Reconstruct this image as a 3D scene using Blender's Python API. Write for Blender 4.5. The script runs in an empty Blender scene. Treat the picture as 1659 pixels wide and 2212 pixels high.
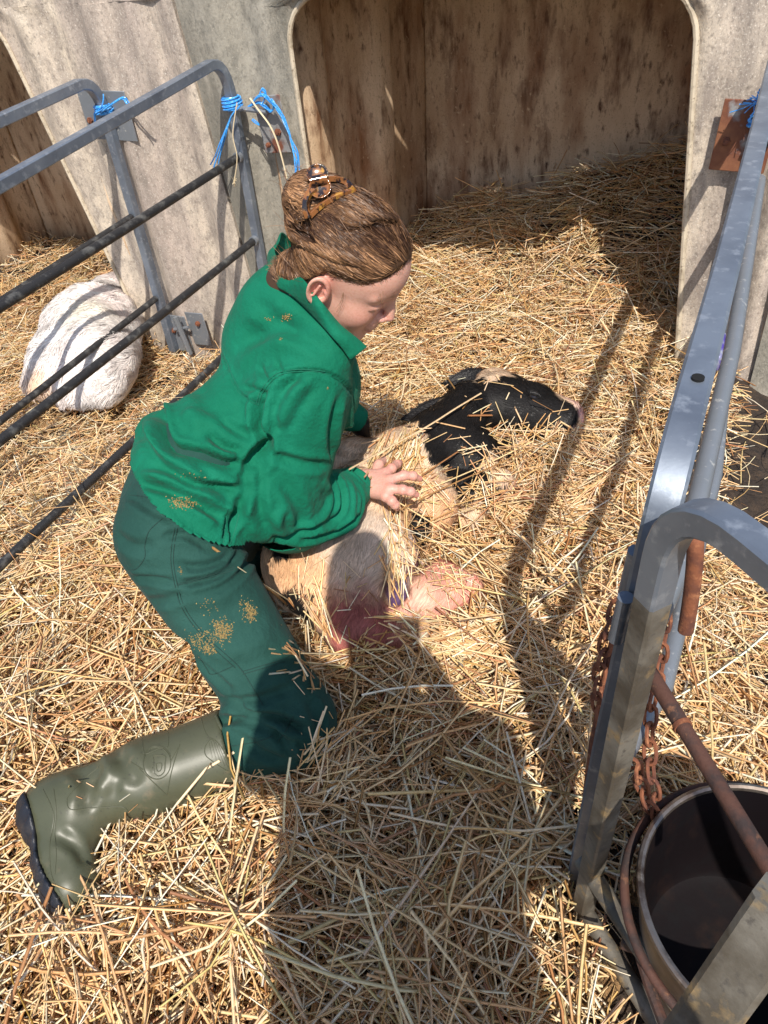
import bpy, math, random, numpy as np
from mathutils import Vector, Matrix
from mathutils.bvhtree import BVHTree
SC = bpy.context.scene
COL = SC.collection
# ---------------------------------------------------------------- camera
F_PX, CX, CY, CAM_H = 1597.0, 829.5, 1106.0, 1.35
_d = np.array([220., 1743., 1597.]); _d /= np.linalg.norm(_d)
_v = np.array([1800 - CX, -480 - CY, F_PX]); _v -= _d * _v.dot(_d); _v /= np.linalg.norm(_v)
CAMM = np.array([np.cross(_v, -_d), _v, -_d])          # rows: world x, y, z in camera axes (right, down, forward)
CAMC = np.array([0., 0., CAM_H])
cam_data = bpy.data.cameras.new('camera'); cam = bpy.data.objects.new('camera', cam_data); COL.objects.link(cam)
_m = Matrix.Identity(4)
for i in range(3):
    _m[i][0] = CAMM[i][0]; _m[i][1] = -CAMM[i][1]; _m[i][2] = -CAMM[i][2]; _m[i][3] = CAMC[i]
cam.matrix_world = _m
cam_data.sensor_fit = 'VERTICAL'; cam_data.sensor_height = 36.0
cam_data.lens = 36.0 * F_PX / 2212.0
cam_data.clip_start = 0.02; cam_data.clip_end = 500
SC.camera = cam
# ---------------------------------------------------------------- light
SUN_EL, SUN_PHI = math.radians(53), math.radians(28)
w = bpy.data.worlds.new('World'); SC.world = w; w.use_nodes = True
nt = w.node_tree; bg = nt.nodes['Background']; sky = nt.nodes.new('ShaderNodeTexSky')
sky.sky_type = 'NISHITA'; sky.sun_disc = False; sky.sun_elevation = SUN_EL
sky.sun_rotation = math.pi - SUN_PHI; sky.air_density = 1.0; sky.dust_density = 1.5
nt.links.new(sky.outputs[0], bg.inputs[0]); bg.inputs[1].default_value = 0.13
sd = bpy.data.lights.new('sun', 'SUN'); sun = bpy.data.objects.new('sun', sd); COL.objects.link(sun)
sd.energy = 4.7; sd.angle = math.radians(0.5); sd.color = (1.0, 0.935, 0.84)
_L = Vector((-math.sin(SUN_PHI) * math.cos(SUN_EL), math.cos(SUN_PHI) * math.cos(SUN_EL), -math.sin(SUN_EL)))
sun.rotation_euler = _L.to_track_quat('-Z', 'Y').to_euler(); sun.location = (2, -4, 5)
SC.view_settings.view_transform = 'Standard'; SC.view_settings.look = 'None'
SC.view_settings.gamma = 1.0; SC.view_settings.exposure = 0.26
SC.cycles.max_bounces = 6; SC.cycles.diffuse_bounces = 4; SC.cycles.glossy_bounces = 3
SC.cycles.transmission_bounces = 4; SC.cycles.transparent_max_bounces = 6
# ---------------------------------------------------------------- helpers
def ray(px, py): return CAMM @ np.array([(px - CX) / F_PX, (py - CY) / F_PX, 1.0])
def at(px, py, z): r = ray(px, py); return CAMC + r * (z - CAM_H) / r[2]
def atY(px, py, Y): r = ray(px, py); return CAMC + r * Y / r[1]
def atD(px, py, D): return CAMC + ray(px, py) * D
def atX(px, py, X): r = ray(px, py); return CAMC + r * X / r[0]
def unit(v): v = np.asarray(v, float); return v / (np.linalg.norm(v) + 1e-12)

def tag(o, label=None, cat=None, group=None, kind=None):
    if label: o['label'] = label
    if cat: o['category'] = cat
    if group: o['group'] = group
    if kind: o['kind'] = kind
    return o
def empty(name, loc=(0, 0, 0), **k):
    o = bpy.data.objects.new(name, None); COL.objects.link(o); o.location = loc
    o.empty_display_size = 0.05
    return tag(o, **k)
def link_mesh(name, me, mats, parent=None, smooth=True):
    o = bpy.data.objects.new(name, me); COL.objects.link(o)
    for m in (mats if isinstance(mats, (list, tuple)) else [mats]): me.materials.append(m)
    if smooth: me.polygons.foreach_set('use_smooth', np.ones(len(me.polygons), bool))
    if parent is not None:
        o.parent = parent
        o.matrix_parent_inverse = Matrix.Translation(-Vector(parent.matrix_basis.translation)) if parent.matrix_basis.translation.length > 0 else Matrix.Identity(4)
        p = parent.parent
        if p is not None: o.matrix_parent_inverse = Matrix.Identity(4)
    return o
def np_mesh(name, V, Fc, mats, parent=None, smooth=True, col=None, mi=None, nside=None):
    """V (n,3), Fc (m,k) uniform face array"""
    me = bpy.data.meshes.new(name); V = np.asarray(V, np.float32); Fc = np.asarray(Fc, np.int32)
    m, k = Fc.shape
    me.vertices.add(len(V)); me.vertices.foreach_set('co', V.ravel())
    me.loops.add(m * k); me.loops.foreach_set('vertex_index', Fc.ravel())
    me.polygons.add(m); me.polygons.foreach_set('loop_start', np.arange(0, m * k, k, dtype=np.int32))
    me.polygons.foreach_set('loop_total', np.full(m, k, np.int32))
    if mi is not None: me.polygons.foreach_set('material_index', np.asarray(mi, np.int32))
    me.update(calc_edges=True)
    if col is not None:
        a = me.color_attributes.new('Col', 'FLOAT_COLOR', 'POINT')
        c = np.ones((len(V), 4), np.float32); c[:, :3] = col; a.data.foreach_set('color', c.ravel())
    return link_mesh(name, me, mats, parent, smooth)

class MB:
    """collects simple solids into one mesh"""
    def __init__(s): s.V = []; s.F = []
    def add(s, V, F):
        b = len(s.V); s.V += [tuple(map(float, v)) for v in V]; s.F += [tuple(i + b for i in f) for f in F]
    def box(s, c, x, y, z):   # centre and three half vectors
        c, x, y, z = map(lambda a: np.asarray(a, float), (c, x, y, z))
        V = [c + i * x + j * y + k * z for i in (-1, 1) for j in (-1, 1) for k in (-1, 1)]
        s.add(V, [(0, 1, 3, 2), (4, 6, 7, 5), (0, 4, 5, 1), (2, 3, 7, 6), (0, 2, 6, 4), (1, 5, 7, 3)])
    def tube(s, P, r, n=10, cap=True, closed=False, prof=None, up=None):
        """sweep a circle (or prof list of 2D points) along P; r scalar or list"""
        P = [np.asarray(p, float) for p in P]; m = len(P)
        rs = r if hasattr(r, '__len__') else [r] * m
        if prof is None: prof = [(math.cos(2 * math.pi * i / n), math.sin(2 * math.pi * i / n)) for i in range(n)]
        n = len(prof); V = []; t0 = None; a = None
        for i in range(m):
            if closed: t = P[(i + 1) % m] - P[i - 1]
            else: t = P[min(i + 1, m - 1)] - P[max(i - 1, 0)]
            t = unit(t)
            if up is not None: a = unit(np.cross(up, t))
            elif a is None:
                a = unit(np.cross(t, (0, 0, 1) if abs(t[2]) < .9 else (1, 0, 0)))
            else: a = unit(a - t * a.dot(t))
            b = np.cross(t, a)
            for (u, v) in prof: V.append(P[i] + (a * u + b * v) * rs[i])
        F = []
        for i in range(m if closed else m - 1):
            j = (i + 1) % m
            for k in range(n):
                l = (k + 1) % n; F.append((i * n + k, i * n + l, j * n + l, j * n + k))
        if cap and not closed: F.append(tuple(range(n))[::-1]); F.append(tuple((m - 1) * n + k for k in range(n)))
        s.add(V, F)
    def build(s, name, mat, parent=None, smooth=True, bevel=0, auto=True):
        me = bpy.data.meshes.new(name); me.from_pydata(s.V, [], s.F); me.validate(); me.update()
        o = link_mesh(name, me, mat, parent, smooth)
        if smooth and auto:
            me.set_sharp_from_angle(angle=math.radians(40))
        if bevel:
            b = o.modifiers.new('bevel', 'BEVEL'); b.width = bevel; b.segments = 2; b.limit_method = 'ANGLE'
        return o
SQ = [(1, .8), (.8, 1), (-.8, 1), (-1, .8), (-1, -.8), (-.8, -1), (.8, -1), (1, -.8)]

# ---------- implicit surfaces (for bodies and cloth)
def smin(a, b, k):
    if k <= 0: return np.minimum(a, b)
    h = np.clip(k - np.abs(a - b), 0, None) / k
    return np.minimum(a, b) - h * h * k * 0.25
def cap(A, B, ra, rb, flat=None, fk=1.0):
    """round cone A-B; flat = direction squeezed by factor fk"""
    A = np.asarray(A, float); B = np.asarray(B, float)
    def f(P):
        Q = P; a, b = A, B
        if flat is not None:
            n = unit(flat)
            Q = P + (P @ n)[..., None] * n * (1 / fk - 1); a = A + n * (A @ n) * (1 / fk - 1); b = B + n * (B @ n) * (1 / fk - 1)
        ba = b - a; h = np.clip(((Q - a) @ ba) / (ba @ ba + 1e-12), 0, 1)
        d = np.linalg.norm(Q - a - h[..., None] * ba, axis=-1) - (ra + (rb - ra) * h)
        return d * (fk if flat is not None and fk < 1 else 1)
    f.bb = (np.minimum(A, B) - max(ra, rb) * max(1, 1), np.maximum(A, B) + max(ra, rb) * max(1, 1)); return f
def ell(C, R, M=None):
    """ellipsoid centre C radii R, M rows = local axes in world"""
    C = np.asarray(C, float); R = np.asarray(R, float); M = np.eye(3) if M is None else np.array(M, float)
    def f(P):
        q = (P - C) @ M.T
        k0 = np.linalg.norm(q / R, axis=-1); k1 = np.linalg.norm(q / (R * R), axis=-1)
        return k0 * (k0 - 1) / (k1 + 1e-9)
    f.bb = (C - R.max(), C + R.max()); return f
def union(parts, k=0.02):
    """parts: list of f or (f,k) or (f,k,'-')"""
    def g(P):
        d = None
        for p in parts:
            kk = k; op = '+'
            if isinstance(p, tuple):
                kk = p[1]; op = p[2] if len(p) > 2 else '+'; p = p[0]
            v = p(P)
            if d is None: d = v
            elif op == '+': d = smin(d, v, kk)
            else: d = -smin(-d, v, kk)
        return d
    return g
def surface(fn, lo, hi, h):
    """naive surface nets in slabs of a regular grid"""
    lo = np.asarray(lo, float); hi = np.asarray(hi, float)
    n = np.ceil((hi - lo) / h).astype(int) + 1
    xs = [lo[i] + h * np.arange(n[i]) for i in range(3)]
    S = np.empty(n, np.float32)
    YZ = np.stack(np.meshgrid(xs[1], xs[2], indexing='ij'), -1)
    st = max(1, int(400000 / (n[1] * n[2])))
    for i in range(0, n[0], st):
        j = min(i + st, n[0])
        P = np.empty((j - i, n[1], n[2], 3)); P[..., 0] = xs[0][i:j, None, None]; P[..., 1:] = YZ[None]
        S[i:j] = fn(P.reshape(-1, 3)).reshape(j - i, n[1], n[2])
    I = S < 0
    cells = np.zeros(n - 1, np.int8)
    for a in (0, 1):
        for b in (0, 1):
            for c in (0, 1): cells += I[a:n[0] - 1 + a, b:n[1] - 1 + b, c:n[2] - 1 + c]
    act = (cells > 0) & (cells < 8)
    idx = np.full(n - 1, -1, np.int64); ci = np.argwhere(act); idx[act] = np.arange(len(ci))
    acc = np.zeros((len(ci), 3)); cnt = np.zeros(len(ci))
    cor = [(a, b, c) for a in (0, 1) for b in (0, 1) for c in (0, 1)]
    val = {q: S[ci[:, 0] + q[0], ci[:, 1] + q[1], ci[:, 2] + q[2]] for q in cor}
    for q in cor:
        for ax in range(3):
            if q[ax] == 0:
                r = list(q); r[ax] = 1; r = tuple(r)
                a, b = val[q], val[r]; m = (a < 0) != (b < 0)
                t = a[m] / (a[m] - b[m]); p = np.tile(np.array(q, float), (m.sum(), 1)); p[:, ax] = t
                acc[m] += p; cnt[m] += 1
    V = lo + (ci + acc / cnt[:, None]) * h
    Fs = []
    for ax in range(3):
        u, v = (ax + 1) % 3, (ax + 2) % 3
        sl0 = [slice(None)] * 3; sl1 = [slice(None)] * 3
        sl0[ax] = slice(0, n[ax] - 1); sl1[ax] = slice(1, n[ax])
        A, B = I[tuple(sl0)], I[tuple(sl1)]
        E = np.argwhere(A != B); fl = A[A != B]
        ok = (E[:, u] > 0) & (E[:, v] > 0) & (E[:, u] < n[u] - 1) & (E[:, v] < n[v] - 1)
        E = E[ok]; fl = fl[ok]
        def cell(du, dv):
            c = E.copy(); c[:, u] -= du; c[:, v] -= dv; return idx[c[:, 0], c[:, 1], c[:, 2]]
        q = np.stack([cell(1, 1), cell(0, 1), cell(0, 0), cell(1, 0)], 1)
        q[~fl] = q[~fl][:, ::-1]
        Fs.append(q)
    Fq = np.concatenate(Fs); Fq = Fq[(Fq >= 0).all(1)]
    return V, Fq
def grad(fn, P, e=1e-3):
    g = np.stack([fn(P + np.eye(3)[i] * e) - fn(P - np.eye(3)[i] * e) for i in range(3)], -1)
    return g / (np.linalg.norm(g, axis=-1, keepdims=True) + 1e-12)
def refine(fn, V, it=2):
    for _ in range(it):
        g = grad(fn, V); V = V - g * fn(V)[:, None] * 0.8
    return V
def vnormals(V, Fq):
    n = np.zeros_like(V); k = Fq.shape[1]
    fn_ = np.cross(V[Fq[:, 2]] - V[Fq[:, 0]], V[Fq[:, k - 1]] - V[Fq[:, 1]])
    for i in range(k): np.add.at(n, Fq[:, i], fn_)
    return n / (np.linalg.norm(n, axis=1, keepdims=True) + 1e-12)
def smooth_mesh(V, Fq, it=1, lam=.5):
    k = Fq.shape[1]; e = np.concatenate([Fq[:, [i, (i + 1) % k]] for i in range(k)])
    for _ in range(it):
        s = np.zeros_like(V); c = np.zeros(len(V))
        np.add.at(s, e[:, 0], V[e[:, 1]]); np.add.at(s, e[:, 1], V[e[:, 0]]); np.add.at(c, e[:, 0], 1); np.add.at(c, e[:, 1], 1)
        V = V + lam * (s / np.maximum(c, 1)[:, None] - V)
    return V
def vnoise(P, scale, seed=0):
    """cheap smooth value noise -1..1"""
    Q = np.asarray(P, float) * scale; i = np.floor(Q).astype(np.int64); f = Q - i; f = f * f * (3 - 2 * f)
    D = Q.shape[-1]; out = np.zeros(Q.shape[:-1])
    pr_ = np.array([73856093, 19349663, 83492791])[:D]
    for c in range(2 ** D):
        o = np.array([(c >> k) & 1 for k in range(D)])
        h = ((i + o) * pr_).sum(-1) + seed * 1013904223
        h = (h ^ (h >> 13)) * 1274126177; h = (h ^ (h >> 16)) & 0xffffff
        wgt = np.prod(np.where(o, f, 1 - f), -1); out += wgt * (h / 0xffffff * 2 - 1)
    return out
def fbm(P, scale, seed=0, oct=3):
    return sum(vnoise(P, scale * 2 ** k, seed + k) * .5 ** k for k in range(oct))
def poly_dist(P, line, chunk=200000):
    """distance to polyline and param 0..1 along it"""
    L = np.asarray(line, float); seg = np.linalg.norm(np.diff(L, axis=0), axis=1); cum = np.concatenate([[0], np.cumsum(seg)])
    best = np.full(len(P), 1e9); par = np.zeros(len(P))
    for i in range(len(L) - 1):
        a, b = L[i], L[i + 1]; ba = b - a; t = np.clip(((P - a) @ ba) / (ba @ ba + 1e-12), 0, 1)
        d = np.linalg.norm(P - a - t[:, None] * ba, axis=1); m = d < best
        best[m] = d[m]; par[m] = (cum[i] + t[m] * seg[i]) / cum[-1]
    return best, par
def bvh(V, Fq): return BVHTree.FromPolygons([Vector(v) for v in V], [tuple(int(i) for i in f) for f in Fq])
def hit(tree, px, py):
    r = tree.ray_cast(Vector(CAMC), Vector(unit(ray(px, py))))
    return None if r[0] is None else np.array(r[0])
def spline(P, n=8):
    P = [np.asarray(p, float) for p in P]; out = []
    for i in range(len(P) - 1):
        p0 = P[max(i - 1, 0)]; p1 = P[i]; p2 = P[i + 1]; p3 = P[min(i + 2, len(P) - 1)]
        for k in range(n):
            t = k / n; out.append(.5 * ((2 * p1) + (p2 - p0) * t + (2 * p0 - 5 * p1 + 4 * p2 - p3) * t * t + (3 * p1 - p0 - 3 * p2 + p3) * t ** 3))
    out.append(P[-1]); return out
def fold(V, N, tree, lines):
    """press creases / raise folds: (pixel polyline, width m, height m); returns displaced V"""
    D = np.zeros(len(V))
    for pts, wd, amp in lines:
        amp *= 1.6
        L = [hit(tree, *p) for p in spline([np.array(p, float) for p in pts], 5)]
        L = [p for p in L if p is not None]
        if len(L) < 2: continue
        L = np.array(L)
        bbm = np.all((V > L.min(0) - 4 * wd) & (V < L.max(0) + 4 * wd), 1); ii = np.where(bbm)[0]
        if len(ii) == 0: continue
        d, t = poly_dist(V[ii], L); x = d / wd
        prof = np.exp(-x * x) - .45 * np.exp(-((x - 1.7) / .8) ** 2)      # groove with raised lips (or the reverse)
        D[ii] += amp * prof * np.clip(np.minimum(t, 1 - t) * 5 + .15, 0, 1)
    return V + N * D[:, None]

# ---------- materials
def mat(name, base=(.5, .5, .5), rough=.6, metal=0, spec=.5, attr=False, noise=None, bump=None, sheen=0, sss=0, trans=0, alpha=None, coat=0):
    """noise: list of (scale, stretch xyz, color, lo, hi); bump: list of (scale, stretch, strength, dist)"""
    m = bpy.data.materials.new(name); m.use_nodes = True; nt = m.node_tree; b = nt.nodes['Principled BSDF']; L = nt.links
    b.inputs['Roughness'].default_value = rough; b.inputs['Metallic'].default_value = metal
    b.inputs['Specular IOR Level'].default_value = spec
    tc = nt.nodes.new('ShaderNodeTexCoord')
    if attr:
        a = nt.nodes.new('ShaderNodeVertexColor'); a.layer_name = 'Col'; cur = a.outputs[0]
    else:
        r = nt.nodes.new('ShaderNodeRGB'); r.outputs[0].default_value = (*base, 1); cur = r.outputs[0]
    def tex(scale, st, detail=6, rgh=.6):
        mp = nt.nodes.new('ShaderNodeMapping'); mp.inputs['Scale'].default_value = st; L.new(tc.outputs['Object'], mp.inputs[0])
        n = nt.nodes.new('ShaderNodeTexNoise'); n.inputs['Scale'].default_value = scale; n.inputs['Detail'].default_value = detail
        n.inputs['Roughness'].default_value = rgh; L.new(mp.outputs[0], n.inputs[0]); return n
    for (sc, st, c, lo, hi) in (noise or []):
        n = tex(sc, st); rp = nt.nodes.new('ShaderNodeMapRange'); rp.inputs[1].default_value = lo; rp.inputs[2].default_value = hi
        L.new(n.outputs[0], rp.inputs[0]); mx = nt.nodes.new('ShaderNodeMix'); mx.data_type = 'RGBA'
        L.new(rp.outputs[0], mx.inputs[0]); L.new(cur, mx.inputs[6])
        mx.inputs[7].default_value = (*c[:3], 1)
        if len(c) > 3 and c[3] == 'm': mx.blend_type = 'MULTIPLY'
        cur = mx.outputs[2]
    L.new(cur, b.inputs['Base Color'])
    prev = None
    for (sc, st, s_, dist) in (bump or []):
        n = tex(sc, st, 4); bp = nt.nodes.new('ShaderNodeBump'); bp.inputs['Strength'].default_value = s_; bp.inputs['Distance'].default_value = dist
        L.new(n.outputs[0], bp.inputs['Height'])
        if prev: L.new(prev.outputs[0], bp.inputs['Normal'])
        prev = bp
    if prev: L.new(prev.outputs[0], b.inputs['Normal'])
    if sheen: b.inputs['Sheen Weight'].default_value = sheen
    if sss:
        b.inputs['Subsurface Weight'].default_value = sss; b.inputs['Subsurface Radius'].default_value = (1, .35, .2); b.inputs['Subsurface Scale'].default_value = .006
    if trans: b.inputs['Transmission Weight'].default_value = trans
    if coat: b.inputs['Coat Weight'].default_value = coat; b.inputs['Coat Roughness'].default_value = .1
    return m
# ================================================================ ground, straw
rng = np.random.default_rng(7)
def sst(a, b, x): t = np.clip((x - a) / (b - a), 0, 1); return t * t * (3 - 2 * t)
def ground_h(x, y):
    P = np.stack([x, y], -1)
    h = .018 * fbm(P, 3.2, 3) + .010 * vnoise(P, 11, 9)
    h = h - .23 * sst(-1.42, -1.95, x) - .05 * sst(-1.15, -1.45, x)                                   # the next pen lies lower
    ins = sst(2.45, 3.02, y) * sst(-1.75, -1.2, x) * sst(.2, -.05, x)
    h = h + ins * (.11 + .31 * np.clip((x + 1.25) / 1.05, 0, 1.1))
    insl = sst(2.1, 3.0, y) * sst(-1.9, -2.1, x); h = h + insl * .12
    h = h - .06 * sst(.02, .3, x) - .05 * sst(-.1, -.6, y)
    h = h - .03 * np.exp(-(((x + .65) / .3) ** 2 + ((y - 1.2) / .45) ** 2))   # hollow under the calf
    h = h - .045 * np.exp(-(((x + .85) / .13) ** 2 + ((y - .20) / .12) ** 2))
    return h
def densf(x, y):
    mud = sst(.03, .14, x) * sst(1.05, 1.6, y)
    return 1 - .95 * mud
M_earth = mat('earth', (.030, .020, .014), .95, noise=[(14, (1, 1, 1), (.07, .045, .028), .45, .7), (60, (1, 1, 1), (.02, .014, .01), .5, .75)], bump=[(40, (1, 1, 1), .9, .03)])
def grid_mesh(x0, x1, y0, y1, nx, ny, hf):
    X, Y = np.meshgrid(np.linspace(x0, x1, nx), np.linspace(y0, y1, ny), indexing='ij')
    V = np.stack([X, Y, hf(X, Y)], -1).reshape(-1, 3)
    i = np.arange(nx * ny).reshape(nx, ny); Fq = np.stack([i[:-1, :-1], i[1:, :-1], i[1:, 1:], i[:-1, 1:]], -1).reshape(-1, 4)
    return V, Fq
def earth_h(x, y):
    r = np.maximum(np.abs(x + 1), np.abs(y - 1.2)); near = sst(6, 3.5, r)
    return near * (ground_h(x, y) - .012 + .02 * fbm(np.stack([x, y], -1), 9, 5)) - (1 - near) * .25
_c = np.sign(np.linspace(-1, 1, 321)) * np.abs(np.linspace(-1, 1, 321)) ** 4 * 120 + np.linspace(-1, 1, 321) * 5
_X, _Y = np.meshgrid(_c - 1, _c + 1.2, indexing='ij')
_V = np.stack([_X, _Y, earth_h(_X, _Y)], -1).reshape(-1, 3); _i = np.arange(321 * 321).reshape(321, 321)
tag(np_mesh('ground', _V, np.stack([_i[:-1, :-1], _i[1:, :-1], _i[1:, 1:], _i[:-1, 1:]], -1).reshape(-1, 4), M_earth), kind='structure')

M_straw = mat('straw', rough=.42, spec=.45, attr=True, noise=[(90, (1, 1, 1), (.72, .62, .5, 'm'), .5, .72)])
M_mat = mat('trodden_straw', (.36, .21, .09), .85, noise=[(160, (1, 1, 1), (.13, .065, .025), .45, .62), (75, (1, 3, 1), (.52, .34, .16), .52, .7)], bump=[(120, (1, 1, 1), 1, .02)])
def straw_cols(n, r=rng):
    pal = np.array([(.87, .61, .33), (.80, .50, .235), (.92, .73, .47), (.58, .31, .13), (.94, .83, .63), (.68, .53, .25), (.38, .19, .08)])
    c = pal[r.choice(len(pal), n, p=[.27, .21, .18, .12, .1, .06, .06])]
    return np.clip(c * r.uniform(.8, 1.1, (n, 1)) + r.normal(0, .015, (n, 3)), .02, .9)
def blades(P, A, pitch, Ln, Wd, bend, col, rings=4, seed=1, kink=.25):
    """triangular tubes: P centre, A azimuth, pitch, length, width, bend; returns V, F, C"""
    n = len(P); r = np.random.default_rng(seed)
    d = np.stack([np.cos(A) * np.cos(pitch), np.sin(A) * np.cos(pitch), np.sin(pitch)], -1)
    s = np.stack([-np.sin(A), np.cos(A), np.zeros(n)], -1); u = np.cross(d, s)
    t = np.linspace(-.5, .5, rings)[None, :, None]
    k = (r.random(n) < kink) * r.normal(0, .12, n)
    ln = Ln[:, None, None]
    C = P[:, None] + d[:, None] * t * ln + s[:, None] * ((t * t - .08) * ln * bend[:, None, None] + np.abs(t - .12) * ln * k[:, None, None]) + u[:, None] * ((.08 - t * t) * ln * r.normal(.05, .12, n)[:, None, None])
    ph = r.random(n) * 6.28; V = []
    for j in range(3):
        a = ph + j * 2.094; fl = np.where(r.random(n) < .4, .35, .8) if j == 0 else fl
        V.append(C + (s[:, None] * np.cos(a)[:, None, None] + u[:, None] * (np.sin(a) * fl)[:, None, None]) * (Wd / 2)[:, None, None])
    V = np.stack(V, 2)                                      # n, rings, 3, 3
    b = (np.arange(n) * rings * 3)[:, None, None, None]; i = (np.arange(rings - 1) * 3)[None, :, None, None]
    jj = np.array([[0, 1], [1, 2], [2, 0]]); q = np.stack([jj[:, 0], jj[:, 1], jj[:, 1] + 3, jj[:, 0] + 3], -1)[None, None]
    Fq = (b + i + q).reshape(-1, 4)
    return V.reshape(-1, 3), Fq, np.repeat(col, rings * 3, 0)
def scatter(n, x0, x1, y0, y1, seed, L=(.03, .22), zoff=(.0, .04), up=.1, wid=(.0022, .0048)):
    r = np.random.default_rng(seed)
    x = r.uniform(x0, x1, n); y = r.uniform(y0, y1, n)
    keep = r.random(n) < densf(x, y) * np.where(y > 2.95, 0, 1); keep &= (np.hypot(x - .222, y - .488) > .17); keep &= ~((x > -2.25) & (x < -1.36) & (y > 2.2)) & ~((x > .02) & (y > 2.1) & (y < 3))
    x, y = x[keep], y[keep]; n = len(x); G = np.stack([x, y], -1)
    A = 3.2 * vnoise(G, 5.5, 21) + 2.2 * vnoise(G, 14, 4) + r.normal(0, .75, n)
    Ln = L[0] + (L[1] - L[0]) * r.beta(1.3, 2.6, n); pit = r.normal(0, up, n) + (r.random(n) < .06) * r.normal(0, .45, n)
    Wd = r.uniform(*wid, n) * r.choice([.55, 1, 1.25], n, p=[.3, .55, .15])
    far = np.hypot(x - .222, y - .488) > .135 + Ln / 2; x, y, A, Ln, pit, Wd, G = x[far], y[far], A[far], Ln[far], pit[far], Wd[far], G[far]; n = len(x)
    z = ground_h(x, y) + r.uniform(*zoff, n) ** 1.0 + .045 * vnoise(G, 8, 31) + .028 * vnoise(G, 21, 8) + np.abs(np.sin(pit)) * Ln * .35
    return blades(np.stack([x, y, z], -1), A, pit, Ln, Wd, r.normal(0, .22, n), straw_cols(n, r), seed=seed)
def merge(parts):
    V = []; Fq = []; C = []; b = 0
    for v, f, c in parts: V.append(v); Fq.append(f + b); C.append(c); b += len(v)
    return np.concatenate(V), np.concatenate(Fq), np.concatenate(C)
S = [scatter(25000, -2.2, .5, -.2, 1.5, 11, L=(.06, .34), up=.13, zoff=(.0, .055), wid=(.0026, .0058)),
     scatter(17000, -1.6, .5, -.1, 1.6, 17, L=(.02, .10), zoff=(-.01, .04), wid=(.0016, .0036)),
     scatter(2600, -1.6, .3, -.1, 1.1, 27, L=(.16, .42), zoff=(.02, .075), up=.10, wid=(.0036, .0062)),
     scatter(1900, -1.5, .05, 1.0, 2.9, 28, L=(.16, .40), zoff=(.02, .075), up=.13, wid=(.003, .0052)),
     scatter(30000, -1.9, .25, 1.3, 3.0, 12, L=(.05, .28), up=.15, zoff=(.0, .055), wid=(.0026, .0052)),
     scatter(20000, -1.8, .2, 1.3, 2.8, 18, L=(.02, .09), zoff=(-.01, .035), wid=(.0015, .003)),
     scatter(30000, -3.9, -1.5, .8, 3.0, 13, L=(.03, .18), up=.18, zoff=(.0, .05), wid=(.0024, .0048)),
     scatter(9000, -3.2, -1.5, -.6, 1.0, 14), scatter(8000, .1, 1.5, -.8, 1.4, 15), scatter(12000, -2.4, .8, -1.6, .1, 16)]
V, Fq, C = merge(S)
mv, mf = grid_mesh(-4, 1.6, -1.8, 3.0, 260, 220, lambda x, y: ground_h(x, y) + .012 * fbm(np.stack([x, y], -1), 30, 2) + .034 * vnoise(np.stack([x, y], -1), 8, 31) + .014 * vnoise(np.stack([x, y], -1), 21, 8) - .014 - .1 * (densf(x, y) < .6))
nb = len(V); V = np.concatenate([V, mv]); mi = np.concatenate([np.zeros(len(Fq)), np.ones(len(mf))]); Fq = np.concatenate([Fq, mf + nb]); C = np.concatenate([C, np.full((len(mv), 3), .3)])
tag(np_mesh('straw', V, Fq, [M_straw, M_mat], col=C, mi=mi, smooth=False), kind='stuff')
# ================================================================ hutches
M_shell = mat('weathered_fibreglass', (.66, .57, .45), .55,
    noise=[(2.6, (1.6, 1, .35), (.46, .38, .33), .40, .66), (8, (1.5, 1, .35), (.27, .23, .20), .43, .68), (26, (1, 1, .6), (.26, .22, .19), .48, .74), (95, (1, 1, .7), (.16, .135, .115), .52, .78), (260, (1, 1, .8), (.24, .20, .17), .53, .74), (200, (1, 1, 1), (.84, .78, .68), .56, .80)],
    bump=[(160, (1, 1, .4), .55, .004), (6, (1, 1, .5), .3, .02)])
M_shell_grey = mat('lichened_fibreglass', (.40, .37, .31), .7,
    noise=[(3, (1.8, 1, .3), (.21, .195, .16), .40, .62), (30, (1, 1, .6), (.17, .16, .135), .46, .80), (110, (1, 1, .7), (.11, .105, .09), .50, .84), (9, (1.5, 1, .4), (.55, .49, .40), .56, .75), (260, (1, 1, 1), (.60, .55, .47), .60, .78)],
    bump=[(180, (1, 1, .5), .6, .004)])
M_inside = mat('dirty_hutch_inside', (.68, .52, .36), .6,
    noise=[(3, (1, 1, .5), (.44, .29, .17), .40, .65), (5, (1.4, 1.4, .4), (.26, .12, .055), .50, .72), (15, (1.2, 1.2, .35), (.13, .052, .02), .54, .72), (48, (1, 1, .4), (.09, .037, .016), .56, .72), (200, (1, 1, .8), (.15, .08, .04), .55, .80), (60, (1, 1, 1), (.60, .46, .30), .62, .72)],
    bump=[(90, (1, 1, .3), .5, .004)])
M_edge = mat('worn_moulded_edge', (.58, .50, .38), .5, noise=[(20, (1, 1, 1), (.34, .28, .20), .48, .7), (90, (1, 1, 1), (.22, .17, .11), .55, .7)], bump=[(80, (1, 1, 1), .3, .003)])
YW = 2.24
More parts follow.
